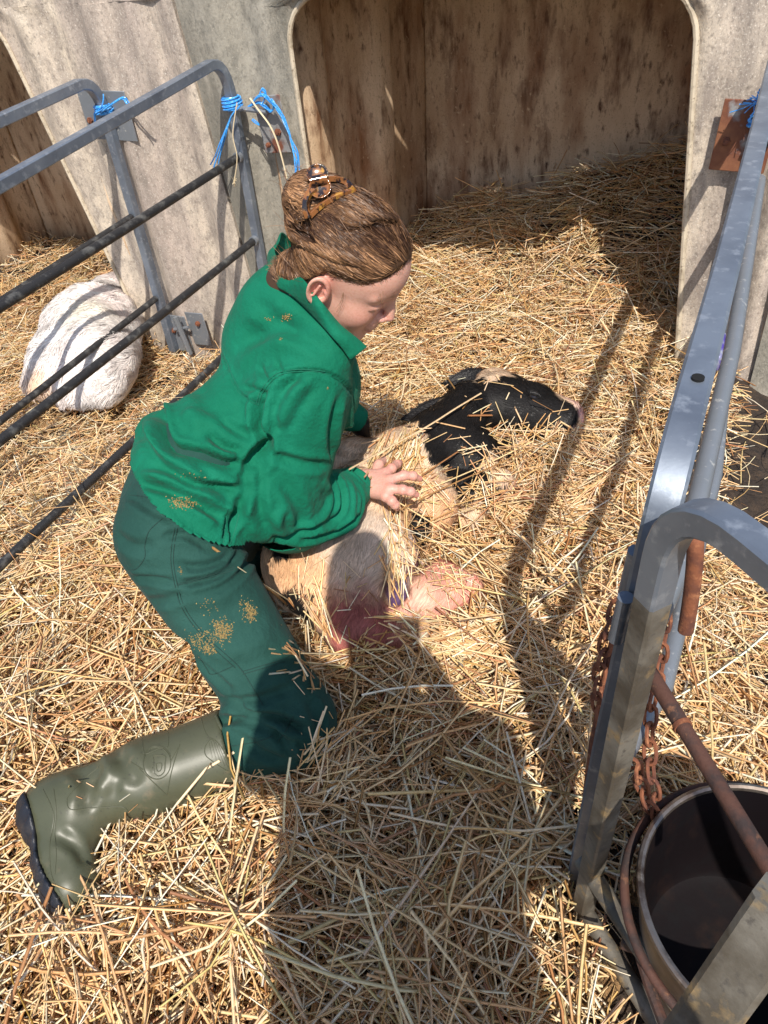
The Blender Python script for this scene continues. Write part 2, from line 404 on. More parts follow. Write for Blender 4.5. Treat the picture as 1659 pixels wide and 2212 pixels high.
def hutch(label, xo, xi, xi2, xo2, ridges, grey=False, z0=-.42, ztop=1.42, zo=1.04, yb=3.02):
    """front panel with rounded opening: outer left, opening left, opening right, outer right at mid height, each (x at z=0, x at z=1)"""
    root = empty('calf_hutch', (sum(xo) / 2, YW, z0), label=label, cat='calf hutch')
    def xe(p, z): return p[0] + (p[1] - p[0]) * z
    def rip(x): return .022 * math.sin(x * 17 + 1.4) + .012 * math.sin(x * 41)
    # panel left of, right of and above the opening, each a grid with thickness
    def opening(z, left):
        """edge of the opening at height z with rounded top corners"""
        r = .13; e = xe(xi, z) if left else xe(xi2, z)
        if z > zo - r:
            t = min(1, (z - (zo - r)) / r); d = r * (1 - math.sqrt(max(0, 1 - t * t))); e += d if left else -d
        return e
    def panel(fa, fb, za, zb, n=26, m=50, name='front_panel', flare=0, mt=None):
        V = []; F = []
        for j in range(m + 1):
            z = za + (zb - za) * j / m; a, b = fa(z), fb(z)
            for i in range(n + 1):
                x = a + (b - a) * i / n; u = i / n
                V.append((x, YW + rip(x) * min(1, u * 6, (1 - u) * 6), z))
        k = len(V)
        V += [(x, y + .010, z) for x, y, z in V]
        g = lambda i, j: j * (n + 1) + i
        for j in range(m):
            for i in range(n):
                F.append((g(i, j), g(i + 1, j), g(i + 1, j + 1), g(i, j + 1)))
                F.append((k + g(i, j), k + g(i, j + 1), k + g(i + 1, j + 1), k + g(i + 1, j)))
        for j in range(m):
            F.append((g(0, j), g(0, j + 1), k + g(0, j + 1), k + g(0, j))); F.append((g(n, j), k + g(n, j), k + g(n, j + 1), g(n, j + 1)))
        for i in range(n):
            F.append((g(i, 0), k + g(i, 0), k + g(i + 1, 0), g(i + 1, 0))); F.append((g(i, m), g(i + 1, m), k + g(i + 1, m), k + g(i, m)))
        b = MB(); b.V = V; b.F = F; return b.build(name, mt or M_shell, root)
    panel(lambda z: xe(xo, z), lambda z: opening(z, True), z0, zo, mt=M_shell_grey if grey else M_shell)
    panel(lambda z: opening(z, False), lambda z: xe(xo2, z), z0, zo)
    panel(lambda z: xe(xo, z), lambda z: xe(xo2, z), zo, ztop, 60, 16, 'front_header')
    # rounded moulded lip round the opening
    P = [(opening(z, True), YW - .004, z) for z in np.linspace(z0, zo - .131, 14)]
    P += [(opening(zo - .13 + .13 * math.sin(a), True), YW - .004, zo - .13 + .13 * math.sin(a)) for a in np.linspace(0, math.pi / 2, 8)]
    Q = [(opening(z, False), YW - .004, z) for z in np.linspace(z0, zo - .131, 14)]
    Q += [(opening(zo - .13 + .13 * math.sin(a), False), YW - .004, zo - .13 + .13 * math.sin(a)) for a in np.linspace(0, math.pi / 2, 8)]
    b = MB(); b.tube(P + Q[::-1], .008, 8); b.build('opening_lip', M_edge, root)
    k = MB(); hx0, hx1 = xe(xi, 1) + .06, xe(xi2, 1) - .02  # added hood above the view, throws its shadow into the opening
    k.add([(x, YW - (.17 * min(1, 6 * min(u, 1 - u) + .25)) * s_, z) for u in np.linspace(0, 1, 13) for x in (hx0 + (hx1 - hx0) * u,) for s_, z in ((0, zo + .016), (1, zo + .016), (1, zo + .030), (0, zo + .07))],
          [f for i in range(12) for f in ((i * 4, i * 4 + 1, i * 4 + 5, i * 4 + 4), (i * 4 + 1, i * 4 + 2, i * 4 + 6, i * 4 + 5), (i * 4 + 2, i * 4 + 3, i * 4 + 7, i * 4 + 6))] + [(0, 3, 2, 1), (48, 49, 50, 51)])
    k.build('added_shade_hood', M_shell, root, smooth=False)
    # inside: side walls with vertical ribs, back wall, roof
    def wall(pts, name, mt=M_inside, th=.012):
        V = []; F = []; n = len(pts)
        for (x, y, dx, dy) in pts:
            for z in (z0, .2, .6, 1.0, ztop): V.append((x + dx * z, y + dy * z, z))
        for i in range(n - 1):
            for j in range(4): F.append((i * 5 + j, (i + 1) * 5 + j, (i + 1) * 5 + j + 1, i * 5 + j + 1))
        k = MB(); k.V = V; k.F = F; o = k.build(name, mt, root); s = o.modifiers.new('shell', 'SOLIDIFY'); s.thickness = th; s.offset = 1; return o
    a0 = xe(xi, 0) - .15; c0 = a0 + .25
    L = []
    for y in np.linspace(YW + .02, yb, 60):
        t = (y - YW) / (yb - YW); x = a0 + (c0 - a0) * t
        for (ry, rw, rh) in ridges: x += rh * math.exp(-((y - ry) / rw) ** 4)
        L.append((x, y, .04, 0))
    o = wall(L[::-1], 'side_wall')
    R = []
    b0 = xe(xi2, 0) + .07
    for y in np.linspace(YW + .02, yb, 60):
        t = (y - YW) / (yb - YW); x = b0 - .12 * t
        for (ry, rw, rh) in ridges: x -= rh * math.exp(-((y - ry) / rw) ** 4)
        R.append((x, y, -.06, 0))
    wall(R, 'side_wall')
    xs = np.linspace(c0 - .03, b0 - .08, 50)
    wall([(x, yb + .006 * math.sin(x * 5), 0, 0) for x in xs][::-1], 'back_wall')
    k = MB(); cx = (xe(xo, 1.4) + xe(xo2, 1.4)) / 2; hw = (xe(xo2, 1.4) - xe(xo, 1.4)) / 2 - .004
    n = 16; V = []; F = []
    for i in range(n + 1):
        x = cx - hw + 2 * hw * i / n; zz = ztop + .14 * (1 - (2 * i / n - 1) ** 2)
        V += [(x, YW + .0, zz), (x, yb + .12, zz - .03), (x, YW + .0, ztop), (x, yb + .12, ztop - .03)]
    for i in range(n):
        a = i * 4; F += [(a, a + 4, a + 5, a + 1), (a, a + 2, a + 6, a + 4), (a + 1, a + 5, a + 7, a + 3), (a + 2, a + 3, a + 7, a + 6)]
    F += [(0, 1, 3, 2), (n * 4, n * 4 + 2, n * 4 + 3, n * 4 + 1)]
    k.V = V; k.F = F; k.build('roof', M_shell, root, smooth=False)
    # outer side skins
    for p, s in ((xo, 1), (xo2, -1)):
        k = MB(); V = []
        for z in (z0, ztop - .012): V += [(xe(p, z), YW + .013, z), (xe(p, z) + s * .04, yb + .11, z), (xe(p, z) + s * .05, yb + .11, z), (xe(p, z) + s * .012, YW + .013, z)]
        k.add(V, [(0, 1, 2, 3), (4, 7, 6, 5), (0, 4, 5, 1), (1, 5, 6, 2), (2, 6, 7, 3), (3, 7, 4, 0)]); k.build('outer_side', M_shell, root, smooth=False)
    k = MB(); k.box((cx, yb + .075, (z0 + ztop) / 2 - .02), (hw - .06, 0, 0), (0, .03, 0), (0, 0, (ztop - z0) / 2 - .04)); k.build('outer_back', M_shell, root, smooth=False)
    return root
H1 = hutch('cream fibreglass calf hutch with straw heaped inside, its wide opening behind the newborn calf', (-1.64, -1.705), (-1.33, -1.32), (-.072, -.185), (.16, .06), [(2.42, .07, .05), (2.74, .06, .05)], grey=True)
H2 = hutch('second stained cream calf hutch at the left, behind the white calf', (-4.1, -3.95), (-3.66, -3.62), (-2.315, -2.475), (-1.651, -1.716), [(2.5, .07, .05), (2.8, .06, .05)])
# lobed foot flange of the near hutch, right of the fence
k = MB()
pts = [(0, 0), (.05, .02), (.11, .0), (.15, .05), (.13, .12), (.09, .16), (.10, .24), (.14, .30), (.11, .38), (.04, .42), (0, .44)]
V = [(.155 - .02 * y + x * .75, YW - .012, y - .16) for x, y in pts]; n = len(V)
V += [(x, y - .012, z) for x, y, z in V]
k.add(V, [tuple(range(n)), tuple(range(2 * n - 1, n - 1, -1))] + [(i, i + n, (i + 1) % n + n, (i + 1) % n) for i in range(n)])
k.build('foot_flange', M_shell_grey, H1, smooth=False)

# ================================================================ fences
M_galv = mat('galvanised_steel', (.24, .28, .34), .42, .55, noise=[(9, (1, 1, 1), (.16, .19, .24), .4, .65), (45, (1, 1, 1), (.36, .40, .46), .55, .7)], bump=[(60, (1, 1, 1), .12, .002)])
M_galv_dull = mat('dull_galvanised_steel', (.24, .26, .29), .5, .45, noise=[(12, (1, 1, 1), (.22, .24, .26), .4, .65), (70, (1, 1, 1), (.5, .5, .48), .6, .72)], bump=[(90, (1, 1, 1), .25, .002)])
M_blackbar = mat('dark_grimy_tube', (.028, .028, .030), .5, .25, noise=[(30, (1, 1, 1), (.13, .13, .125), .52, .7), (150, (1, 1, 1), (.25, .24, .22), .66, .74)], bump=[(120, (1, 1, 1), .35, .002)])
M_grimy = mat('dung_stained_steel', (.22, .205, .175), .6, .3, noise=[(10, (1, 1, 1), (.10, .085, .065), .42, .6), (22, (1, 1, 1), (.34, .24, .12), .56, .66), (90, (1, 1, 1), (.10, .09, .08), .58, .7)], bump=[(100, (1, 1, 1), .4, .002)])
M_rust = mat('rust', (.24, .085, .04), .85, .1, noise=[(25, (1, 1, 1), (.12, .045, .03), .45, .6), (70, (1, 1, 1), (.38, .16, .075), .56, .7)], bump=[(150, (1, 1, 1), .6, .002)])
M_rustdark = mat('dark_rust', (.10, .045, .032), .75, .2, noise=[(30, (1, 1, 1), (.045, .03, .028), .45, .6), (60, (1, 1, 1), (.24, .11, .06), .6, .72)], bump=[(150, (1, 1, 1), .5, .002)])
M_rustplate = mat('half_rusted_plate', (.26, .11, .055), .7, .2, noise=[(9, (1, 1, 1), (.17, .06, .035), .45, .6), (9, (1, 1, 1), (.30, .30, .30), .58, .66)], bump=[(100, (1, 1, 1), .3, .002)])
M_twine = mat('blue_twine', (.03, .30, .80), .35, spec=.6, noise=[(200, (1, 1, 1), (.25, .58, .95), .5, .7)])
def arc_pts(a, c, b, n=8):   # quadratic corner
    a, c, b = map(np.array, (a, c, b)); return [(1 - t) ** 2 * a + 2 * t * (1 - t) * c + t * t * b for t in np.linspace(0, 1, n)]
def bolt(parent, p, nrm, r=.011, m=None):
    k = MB(); nrm = unit(nrm); p = np.array(p, float)
    k.tube([p, p + nrm * .009], r, 6); k.tube([p + nrm * .009, p + nrm * .014], r * .55, 8); return k.build('bolt', m or M_rust, parent)
# --- near pen's left fence
f1 = empty('pen_fence', (-1.545, YW, -.15), label='galvanised tube fence with dark grimy rails, passing behind the kneeling person', cat='fence')
X1 = -1.545
def xl(z): return -1.535 - .03 * (1 - z)
top = [(X1, .2, .80), (X1, 1.0, .835), (X1, 1.75, .868)] + arc_pts((X1, YW - .14, .885), (X1 + .004, YW - .045, .90), (xl(.8), YW - .045, .78)) 
top = spline(top[:4], 4)[:-1] + top[3:]
k = MB(); k.tube(top + [(xl(.4), YW - .045, .4), (xl(-.15), YW - .045, -.15)], .0145, prof=SQ, up=(1, 0, 0)); k.build('hoop_frame', M_galv, f1)
for zz, r in ((.608, .0128), (.325, .0128), (.035, .0132)):
    k = MB(); x = xl(zz); k.tube([(x, .15, zz + .003), (x, .9, zz + .006), (x, 1.6, zz), (x, YW - .07, zz)], r, 12); o = k.build('rail', M_blackbar, f1)
    k = MB(); k.tube([(x, YW - .078, zz), (x, YW - .062, zz)], r + .004, 12); k.build('weld_collar', M_galv_dull, o)
# --- far pen's fence, left
f2 = empty('pen_fence', (-2.1, YW, -.25), label='galvanised hooped fence of the left pen, its post between the two openings', cat='fence')
def xm(z): return -2.10 + .035 * z
top = [(xm(.8), .4, .79), (xm(.8), 1.4, .82)] + arc_pts((xm(.8), YW - .16, .835), (xm(.8), YW - .05, .85), (xm(.7), YW - .05, .72))
k = MB(); k.tube(top + [(xm(.4), YW - .05, .4), (xm(-.2), YW - .05, -.21)], .0165, prof=SQ, up=(1, 0, 0)); k.build('hoop_frame', M_galv, f2)
for zz in (.375, .04):
    k = MB(); x = xm(zz); k.tube([(x, .3, zz - .03), (x, 1.2, zz - .01), (x, YW - .07, zz)], .0125, 12); k.build('rail', M_blackbar if zz > .3 else M_blackbar, f2)
def plate(parent, c, w_, h_, rotz, m, tilt=0, name='wall_plate'):
    k = MB(); ca, sa = math.cos(rotz), math.sin(rotz)
    k.box(c, np.array((ca, 0, sa)) * w_ / 2, (0, .002, 0), np.array((-sa, 0, ca)) * h_ / 2); return k.build(name, m, parent, bevel=.002)
pl = plate(f2, (-2.085, YW - .032, .715), .21, .16, -.02, M_galv_dull); bolt(pl, (-2.165, YW - .035, .70), (0, -1, 0))
pl = plate(f2, (-2.055, YW - .032, -.135), .085, .17, .0, M_galv_dull); bolt(pl, (-2.085, YW - .035, -.12), (0, -1, 0))
pl = plate(f2, (-1.955, YW - .032, -.10), .09, .15, .05, M_galv_dull); bolt(pl, (-1.945, YW - .035, -.07), (0, -1, 0))
k = MB(); k.tube([(-2.02, YW - .075, -.03), (-2.0, YW - .075, -.20)], .012, 8); k.tube([(-2.06, YW - .06, -.10), (-1.98, YW - .06, -.08)], .007, 8); k.build('hinge_pin', M_galv_dull, pl)
pl = plate(f1, (-1.415, YW - .032, .70), .10, .17, 0.06, mat('rust_streaked_plate', (.28, .28, .28), .6, .3, noise=[(11, (1, 1, 1), (.20, .075, .045), .50, .58), (60, (1, 1, 1), (.18, .17, .17), .5, .7)])); bolt(pl, (-1.395, YW - .035, .68), (0, -1, 0)); bolt(pl, (-1.44, YW - .035, .64), (0, -1, 0), .008)
k = MB(); k.tube([(-1.52, YW - .06, .755), (-1.41, YW - .06, .745)], .008, 8); k.build('latch_rod', M_galv_dull, pl)
# --- right fence along x = 0
f3 = empty('pen_fence', (0, .53, 0), label='galvanised pen fence at the right with a bolt hole in its wide flat top rail', cat='fence')
XR = .0
def xr(z): return XR + .03 * (1 - z)
k = MB()
tp = [(.02, YW - .05, .55), (.016, YW - .05, .70)] + arc_pts((.014, YW - .05, .76), (.014, YW - .05, .885), (.012, YW - .17, .885)) + [(.01, 1.6, .888), (.004, 1.0, .893)]
tp = tp + arc_pts((-.002, .68, .90), (-.004, .55, .905), (-.006, .55, .80))
k.tube(tp + [(-.010, .548, .5), (-.012, .545, .02)], .0165, prof=SQ, up=(1, 0, 0)); fr = k.build('hoop_frame', M_galv, f3)
k = MB(); k.tube([(0, .70, .9145), (0, .70, .9190)], .0065, 14); hh = k.build('bolt_hole', mat('dark_hole', (.004, .004, .004), .9), f3)
for zz, x in ((.61, .046), (.33, .072), (.06, .02)):
    k = MB(); k.tube([(0, .56, zz), (x * .7, .75, zz), (x, 1.3, zz), (.04, YW - .07, zz)], .0145, 12); k.build('rail', M_galv_dull if zz > .2 else M_blackbar, f3)
k = MB(); k.tube([(.022, YW - .05, .55), (.03, YW - .05, 0), (.03, YW - .05, -.1)], .019, prof=SQ, up=(1, 0, 0)); k.build('wall_post', M_galv_dull, f3)
pl = plate(f3, (-.018, YW - .032, .70), .135, .17, -.04, M_rustplate); bolt(pl, (-.06, YW - .035, .69), (0, -1, 0)); 
k = MB(); k.tube([(-.0, YW - .062, .71), (.05, YW - .062, .70)], .014, 10); k.build('latch_rod', M_blackbar, pl)
# splash of purple spray on the top rail
k = MB(); k.box((.0150, .80, .893), (.0042, 0, 0), (0, .028, 0), (0, 0, .010))
k.build('purple_spray_mark', mat('violet_spray', (.10, .06, .38), .4, .3, noise=[(40, (1, 1, 1), (.35, .37, .45), .5, .6)]), f3, bevel=.003)
# --- front gate leaving the post towards the camera's right
f4 = empty('pen_gate', (.02, .5, 0), label='box-section gate at the lower right, dung-stained post, hinged on the right fence', cat='gate')
gd = unit((.75, -.66, 0)); g0 = np.array((.004, .500, 0.))
def gp(s, z): return g0 + gd * s + np.array((0, 0, z))
k = MB(); tp = [gp(.004, .02), gp(.002, .5), gp(0, .80)] + arc_pts(gp(0, .85), gp(-.002, .940), gp(.075, .937), 9) + [gp(.4, .93), gp(1.1, .92)]
k.tube(tp[2:], .0135, prof=SQ, up=np.cross(gd, (0, 0, 1))); k.build('top_hoop', M_galv, f4)
k = MB(); k.tube(tp[:3], .0135, prof=SQ, up=np.cross(gd, (0, 0, 1))); k.build('post', M_grimy, f4)

for zz in (.17, .03):
    k = MB(); k.tube([gp(.01 if zz > .5 else -.02, zz), gp(.5, zz), gp(1.1, zz)], .0145, 10); k.build('rail', M_grimy, f4)
def _z8(L): return [(219.4 + .5454 * x, 548.6 + .5454 * y) for x, y in L]
def _z1(L): return [(548.6 + .248 * x, 329.2 + .248 * y) for x, y in L]
FOLDS_J = [(_z8(p), w_, a_) for p, w_, a_ in [
    ([(645, 530), (622, 610), (628, 690), (655, 745), (600, 800), (568, 870)], .010, -.016),
    ([(655, 745), (640, 800), (600, 860)], .012, -.010),
    ([(235, 600), (242, 680), (262, 755), (330, 815)], .010, -.019),
    ([(178, 660), (215, 730), (290, 810), (370, 880), (450, 950)], .012, .010),
    ([(290, 765), (400, 800), (500, 828), (565, 822)], .009, -.013), ([(330, 845), (430, 875), (545, 905)], .010, .008),
    ([(330, 905), (440, 925), (550, 925)], .008, -.008), ([(565, 870), (575, 940), (545, 1010), (500, 1100)], .010, -.010),
    ([(150, 870), (260, 895), (380, 945), (500, 1000), (560, 1010)], .010, .008), ([(150, 905), (260, 935), (380, 990), (480, 1050)], .010, -.007),
    ([(400, 740), (460, 790), (540, 812)], .009, .007), ([(420, 700), (480, 760), (560, 790)], .008, -.006), ([(470, 650), (540, 700), (610, 720)], .009, -.005),
    ([(620, 600), (640, 545), (700, 482), (790, 465), (880, 473), (950, 508), (990, 552)], .0045, -.0045),
    ([(640, 560), (600, 535), (560, 530)], .006, -.005), ([(668, 510), (640, 480), (620, 440)], .006, -.005), ([(720, 475), (700, 450), (690, 420)], .005, -.004),
    ([(800, 478), (745, 505), (700, 560), (668, 640)], .009, -.010), ([(830, 490), (790, 530), (740, 600), (700, 690)], .012, .007),
    ([(720, 520), (680, 600), (655, 680), (650, 740)], .009, .008), ([(655, 760), (700, 800), (790, 830), (900, 840)], .010, -.006),
    ([(950, 560), (925, 640), (915, 740), (925, 850)], .012, -.007), ([(990, 560), (985, 650), (960, 740)], .010, .006),
    ([(925, 870), (955, 940), (950, 1020), (890, 1075)], .007, -.008), ([(885, 900), (905, 970), (880, 1040), (800, 1090)], .010, .005),
    ([(700, 880), (760, 960), (790, 1040), (780, 1110)], .013, -.006), ([(1000, 900), (1035, 960), (1020, 1040), (950, 1090)], .008, -.003),
    ([(980, 890), (1000, 960), (985, 1040), (900, 1110)], .008, .003), ([(1040, 1030), (960, 1085), (860, 1125), (740, 1140)], .008, -.007),
    ([(860, 1080), (760, 1120), (690, 1120)], .010, -.007), ([(640, 860), (610, 930), (625, 1020), (660, 1110)], .012, -.007), ([(600, 880), (585, 960), (600, 1040)], .012, .006),
    ([(720, 1000), (700, 1060), (720, 1120)], .010, .005), ([(930, 850), (990, 855), (1050, 900)], .007, -.007),
    ([(460, 345), (490, 440), (540, 545), (620, 600)], .0038, -.003), ([(530, 450), (640, 380), (760, 330)], .020, .005), ([(560, 340), (680, 300), (800, 300)], .018, -.004),
    ([(600, 190), (700, 260), (820, 330), (930, 400)], .016, -.005), ([(380, 520), (440, 600), (520, 650)], .016, -.004), ([(330, 620), (400, 680)], .016, .005),
    ([(300, 950), (380, 1030), (460, 1090)], .012, .005), ([(500, 1010), (490, 1080), (480, 1150)], .004, -.004), ([(530, 1020), (520, 1080), (510, 1150)], .004, -.004),
] + [([(330 + i * 19, 1070 + i * 8), (336 + i * 19, 1092 + i * 8)], .0042, -.003) for i in range(9)]]
FOLDS_T = [(_z8(p), w_, a_) for p, w_, a_ in [
    ([(545, 1180), (510, 1240), (430, 1285), (300, 1312)], .007, -.008), ([(600, 1180), (560, 1250), (480, 1320), (390, 1350)], .008, -.006), ([(520, 1200), (400, 1240), (300, 1230)], .008, -.006),
    ([(640, 1180), (650, 1260), (690, 1330)], .009, -.008), ([(90, 1285), (200, 1288), (290, 1300)], .007, -.006), ([(160, 1380), (260, 1370), (340, 1340)], .010, -.005),
    ([(525, 1775), (600, 1825), (720, 1850), (830, 1900)], .009, -.013), ([(440, 1815), (520, 1795), (600, 1800)], .010, .009), ([(560, 1860), (680, 1890), (760, 1960)], .009, -.008),
    ([(470, 1850), (560, 1845), (650, 1870)], .008, -.008), ([(520, 1790), (640, 1760), (760, 1720)], .010, -.006), ([(700, 1850), (740, 1930), (790, 1990)], .008, .006),
    ([(330, 1560), (410, 1640), (520, 1740)], .010, -.005), ([(60, 1120), (130, 1160), (210, 1150)], .012, -.005), ([(110, 950), (200, 1010), (290, 1050)], .010, -.006), ([(240, 1130), (330, 1110), (430, 1170)], .008, -.006),
    ([(300, 1420), (420, 1440), (560, 1400)], .018, -.004), ([(420, 1600), (560, 1560), (680, 1500)], .02, .004), ([(560, 1920), (640, 1980), (720, 2010)], .010, -.006), ([(820, 1760), (860, 1850), (850, 1920)], .012, -.005)]]
FOLDS_B = [([(300, 1645), (355, 1655), (390, 1690)], .014, 0), ([(150, 1640), (190, 1700), (180, 1760)], .013, -.004), ([(200, 1610), (235, 1660), (215, 1720)], .014, .005), ([(235, 1600), (270, 1650), (300, 1700)], .014, -.004), ([(120, 1800), (165, 1830), (185, 1870)], .010, -.003)]
# ================================================================ kneeling person
def W(*a): return np.array(a, float)
HC = W(-.612, 1.098, .799); HF = W(.792, .060, -.608); HR = W(.037, -.998, -.050); HU = W(.609, -.017, .793)
HM = np.array([HF, HR, HU]); HS = 1.0
def hl(P): return (np.asarray(P) - HC) @ HM.T / HS            # world -> head frame (front, right, up)
def hw(q): return HC + np.asarray(q) @ HM * HS
PJ = dict(knR=W(-.585, .600, .095), hipR=W(-.865, .735, .405), hipL=at(418, 1020, .41), knL=at(560, 1075, .12), anL=W(-.95, .90, .08),
          anR=W(-.895, .318, .085), shR=W(-.680, .985, .600), shL=W(-.865, 1.215, .590), elR=W(-.722, .925, .325), wrR=W(-.650, 1.130, .262),
          elL=W(-.905, 1.335, .36), wrL=W(-.805, 1.415, .205), neck=W(-.745, 1.090, .700))
M_skin = mat('skin', rough=.48, attr=True, sss=.25, noise=[(260, (1, 1, 1), (.93, .86, .84, 'm'), .45, .6)], bump=[(500, (1, 1, 1), .12, .001)])
person = empty('person', (-.8, .75, 0), label='person in green work jacket and trousers kneeling over the newborn calf, hand on its flank', cat='person')
def headsdf(P):
    p = hl(P); p = p * W(1, 1, 1); s = p.copy(); s[:, 1] = np.abs(p[:, 1])
    g = union([
        (ell((-.006, 0, .044), (.099, .077, .088)), .02), (ell((.044, 0, -.012), (.054, .059, .080)), .03),
        (ell((.052, 0, .048), (.050, .057, .050)), .03), (cap((.005, .048, -.045), (.070, .022, -.095), .016, .016), .03),
        (ell((.052, 0, -.078), (.044, .040, .030)), .03), (ell((.084, 0, -.099), (.016, .019, .015)), .018),
        (ell((.062, .038, -.030), (.028, .021, .028)), .025), (cap((.093, .012, .031), (.076, .048, .027), .008, .008), .012),
        (ell((.105, .033, .006), (.017, .017, .012)), .012, '-'),
        (cap((.097, 0, .022), (.117, 0, -.024), .0065, .0100), .012), (ell((.107, .0115, -.031), (.009, .0065, .0065)), .007),
        (ell((.113, .0065, -.040), (.005, .003, .0035)), .003, '-'),
        (ell((.081, .034, .005), (.0145, .016, .0125)), .004), (cap((.094, .022, .001), (.083, .048, -.001), .0022, .0018), .003),
        (ell((.096, 0, -.050), (.014, .026, .018)), .012),
        (ell((.1015, 0, -.0595), (.0090, .021, .0050)), .004), (ell((.0985, 0, -.0715), (.0095, .018, .0062)), .004),
        (cap((.106, 0, -.0655), (.088, .024, -.0665), .0016, .0016), .003, '-'),
        (cap((-.018, 0, -.030), (-.060, 0, -.165), .050, .052), .035),
    ], .02)(s)
    # ears
    e = s - W(-.006, .0735, -.004); tilt = .25; c, n = math.cos(tilt), math.sin(tilt)
    q = np.stack([e[:, 0] * c + e[:, 2] * n, e[:, 1] - .006 + e[:, 0] * .45, -e[:, 0] * n + e[:, 2] * c], -1)
    rr = np.sqrt((q[:, 0] / .62) ** 2 + (q[:, 2]) ** 2 + 1e-9) * (1 - .12 * np.clip(-q[:, 2] / .03, 0, 1))
    rim = np.sqrt(((rr - .0245) * .9) ** 2 + (q[:, 1] - .007) ** 2) - .0042
    pan = np.maximum(np.abs(q[:, 1] + .001) - .0030, (rr - .025) * .7)
    lobe = ell((.003, .002, -.029), (.0075, .0045, .009))(q)
    inner = cap((.001, .006, .010), (-.006, .007, -.012), .0026, .0024)(q); trg = ell((.012, .004, -.002), (.004, .005, .006))(q)
    ear = smin(smin(smin(smin(rim, pan, .004), lobe, .006), inner, .004), trg, .005)
    return smin(g, ear, .006) * HS
hb = 2.2e-3
V, Fq = surface(headsdf, HC - .19, HC + .165, hb)
V = refine(headsdf, V, 1); p = hl(V); ap = np.abs(p[:, 1])
col = np.tile(W(.70, .40, .31), (len(V), 1))
def blend(c, m, w_): return c * (1 - w_[:, None]) + np.array(c * 0 + m) * w_[:, None]
s_ = np.stack([p[:, 0], ap, p[:, 2]], -1)
def gss(c, r): return np.exp(-(((s_ - W(*c)) / W(*r)) ** 2).sum(1))
col = blend(col, W(.70, .27, .21), .55 * gss((.075, .045, -.03), (.03, .025, .025)))
col = blend(col, W(.72, .26, .21), .6 * gss((-.006, .083, 0), (.03, .012, .035)))
col = blend(col, W(.70, .24, .19), .6 * gss((.118, 0, -.028), (.012, .014, .012)))
col = blend(col, W(.62, .20, .19), .9 * gss((.104, 0, -.065), (.010, .019, .0085)))
for ln, wd, c, a in (([(.107, 0, -.0655), (.100, .013, -.066), (.089, .0235, -.067)], .0022, (.22, .05, .05), .8),
                     ([(.095, .020, -.0015), (.0925, .034, -.0045), (.083, .050, -.002)], .0022, (.05, .025, .02), .95),
                     ([(.097, .022, .013), (.093, .034, .0165), (.083, .048, .010)], .0018, (.40, .19, .15), .6),
                     ([(.103, .012, .031), (.098, .030, .037), (.082, .052, .031)], .0042, (.20, .10, .05), .85)):
    d, t = poly_dist(s_, ln); col = blend(col, W(*c), a * np.exp(-(d / wd) ** 2))
head_part = (V, Fq, col)
# hand
wrR = PJ['wrR']
def A_(px, py, z): return at(px, py, z)
kn = [A_(833, 1022, .283), A_(842, 1037, .287), A_(841, 1056, .284), A_(833, 1072, .276)]
fg = [[A_(846, 1012, .283), A_(857, 1003, .268), A_(864, 999, .245)], [A_(872, 1027, .288), A_(892, 1028, .280), A_(906, 1034, .262)],
      [A_(870, 1058, .285), A_(887, 1062, .277), A_(899, 1069, .260)], [A_(846, 1082, .273), A_(853, 1090, .262), A_(857, 1097, .244)]]
palm0 = [wrR + W(.004, .002, .004) + d for d in (W(-.006, .012, 0), W(0, .004, .002), W(.003, -.004, .002), W(.005, -.012, -.002))]
hp = []
for a, b in zip(palm0, kn): hp.append((cap(a, b, .0165, .0125), .016))
hp.append((cap(wrR - (kn[1] - wrR) * .9, wrR, .027, .024), .02)); hp.append((ell((np.mean(kn, 0) + wrR) / 2 - W(0, 0, .004), (.034, .034, .018)), .015))
for k_, f_ in zip(kn, fg):
    rr = [.0112, .0102, .0092, .0072]; ch = [k_] + f_
    sub = [cap(ch[i], ch[i + 1], rr[i], rr[i + 1]) for i in range(3)] + [ell(ch[i], [rr[i] * 1.10] * 3) for i in (1, 2)]
    hp.append((union([(q, .004) for q in sub], .004), .0045))
th = [wrR + W(.005, .012, -.012), A_(818, 1004, .262), A_(829, 996, .238), A_(838, 992, .212)]
hp.append((union([cap(th[0], th[1], .015, .012), cap(th[1], th[2], .012, .0105), cap(th[2], th[3], .0105, .008)], .005), .008))
handsdf = union(hp, .01)
lo = np.min([wrR] + kn + th + sum(fg, []), 0) - .035; hi = np.max([wrR] + kn + th + sum(fg, []), 0) + .035
V, Fq = surface(handsdf, lo, hi, .0016); V = refine(handsdf, V, 1)
col = np.tile(W(.66, .36, .29), (len(V), 1))
for k_, f_ in zip(kn, fg):
    for q, w_, a in ((k_, .010, .5), (f_[0], .009, .5), (f_[1], .008, .4), (f_[2], .010, .75)):
        d = np.linalg.norm(V - q - W(0, 0, .006), axis=1); col = blend(col, W(.66, .22, .18), a * np.exp(-(d / w_) ** 2))
    dr = unit(f_[2] - f_[1]); nc = f_[2] + W(0, 0, .0062) - dr * .002
    d = np.linalg.norm((V - nc), axis=1); col = blend(col, W(.82, .56, .50), .8 * (d < .0042))
hand_part = (V, Fq, col)
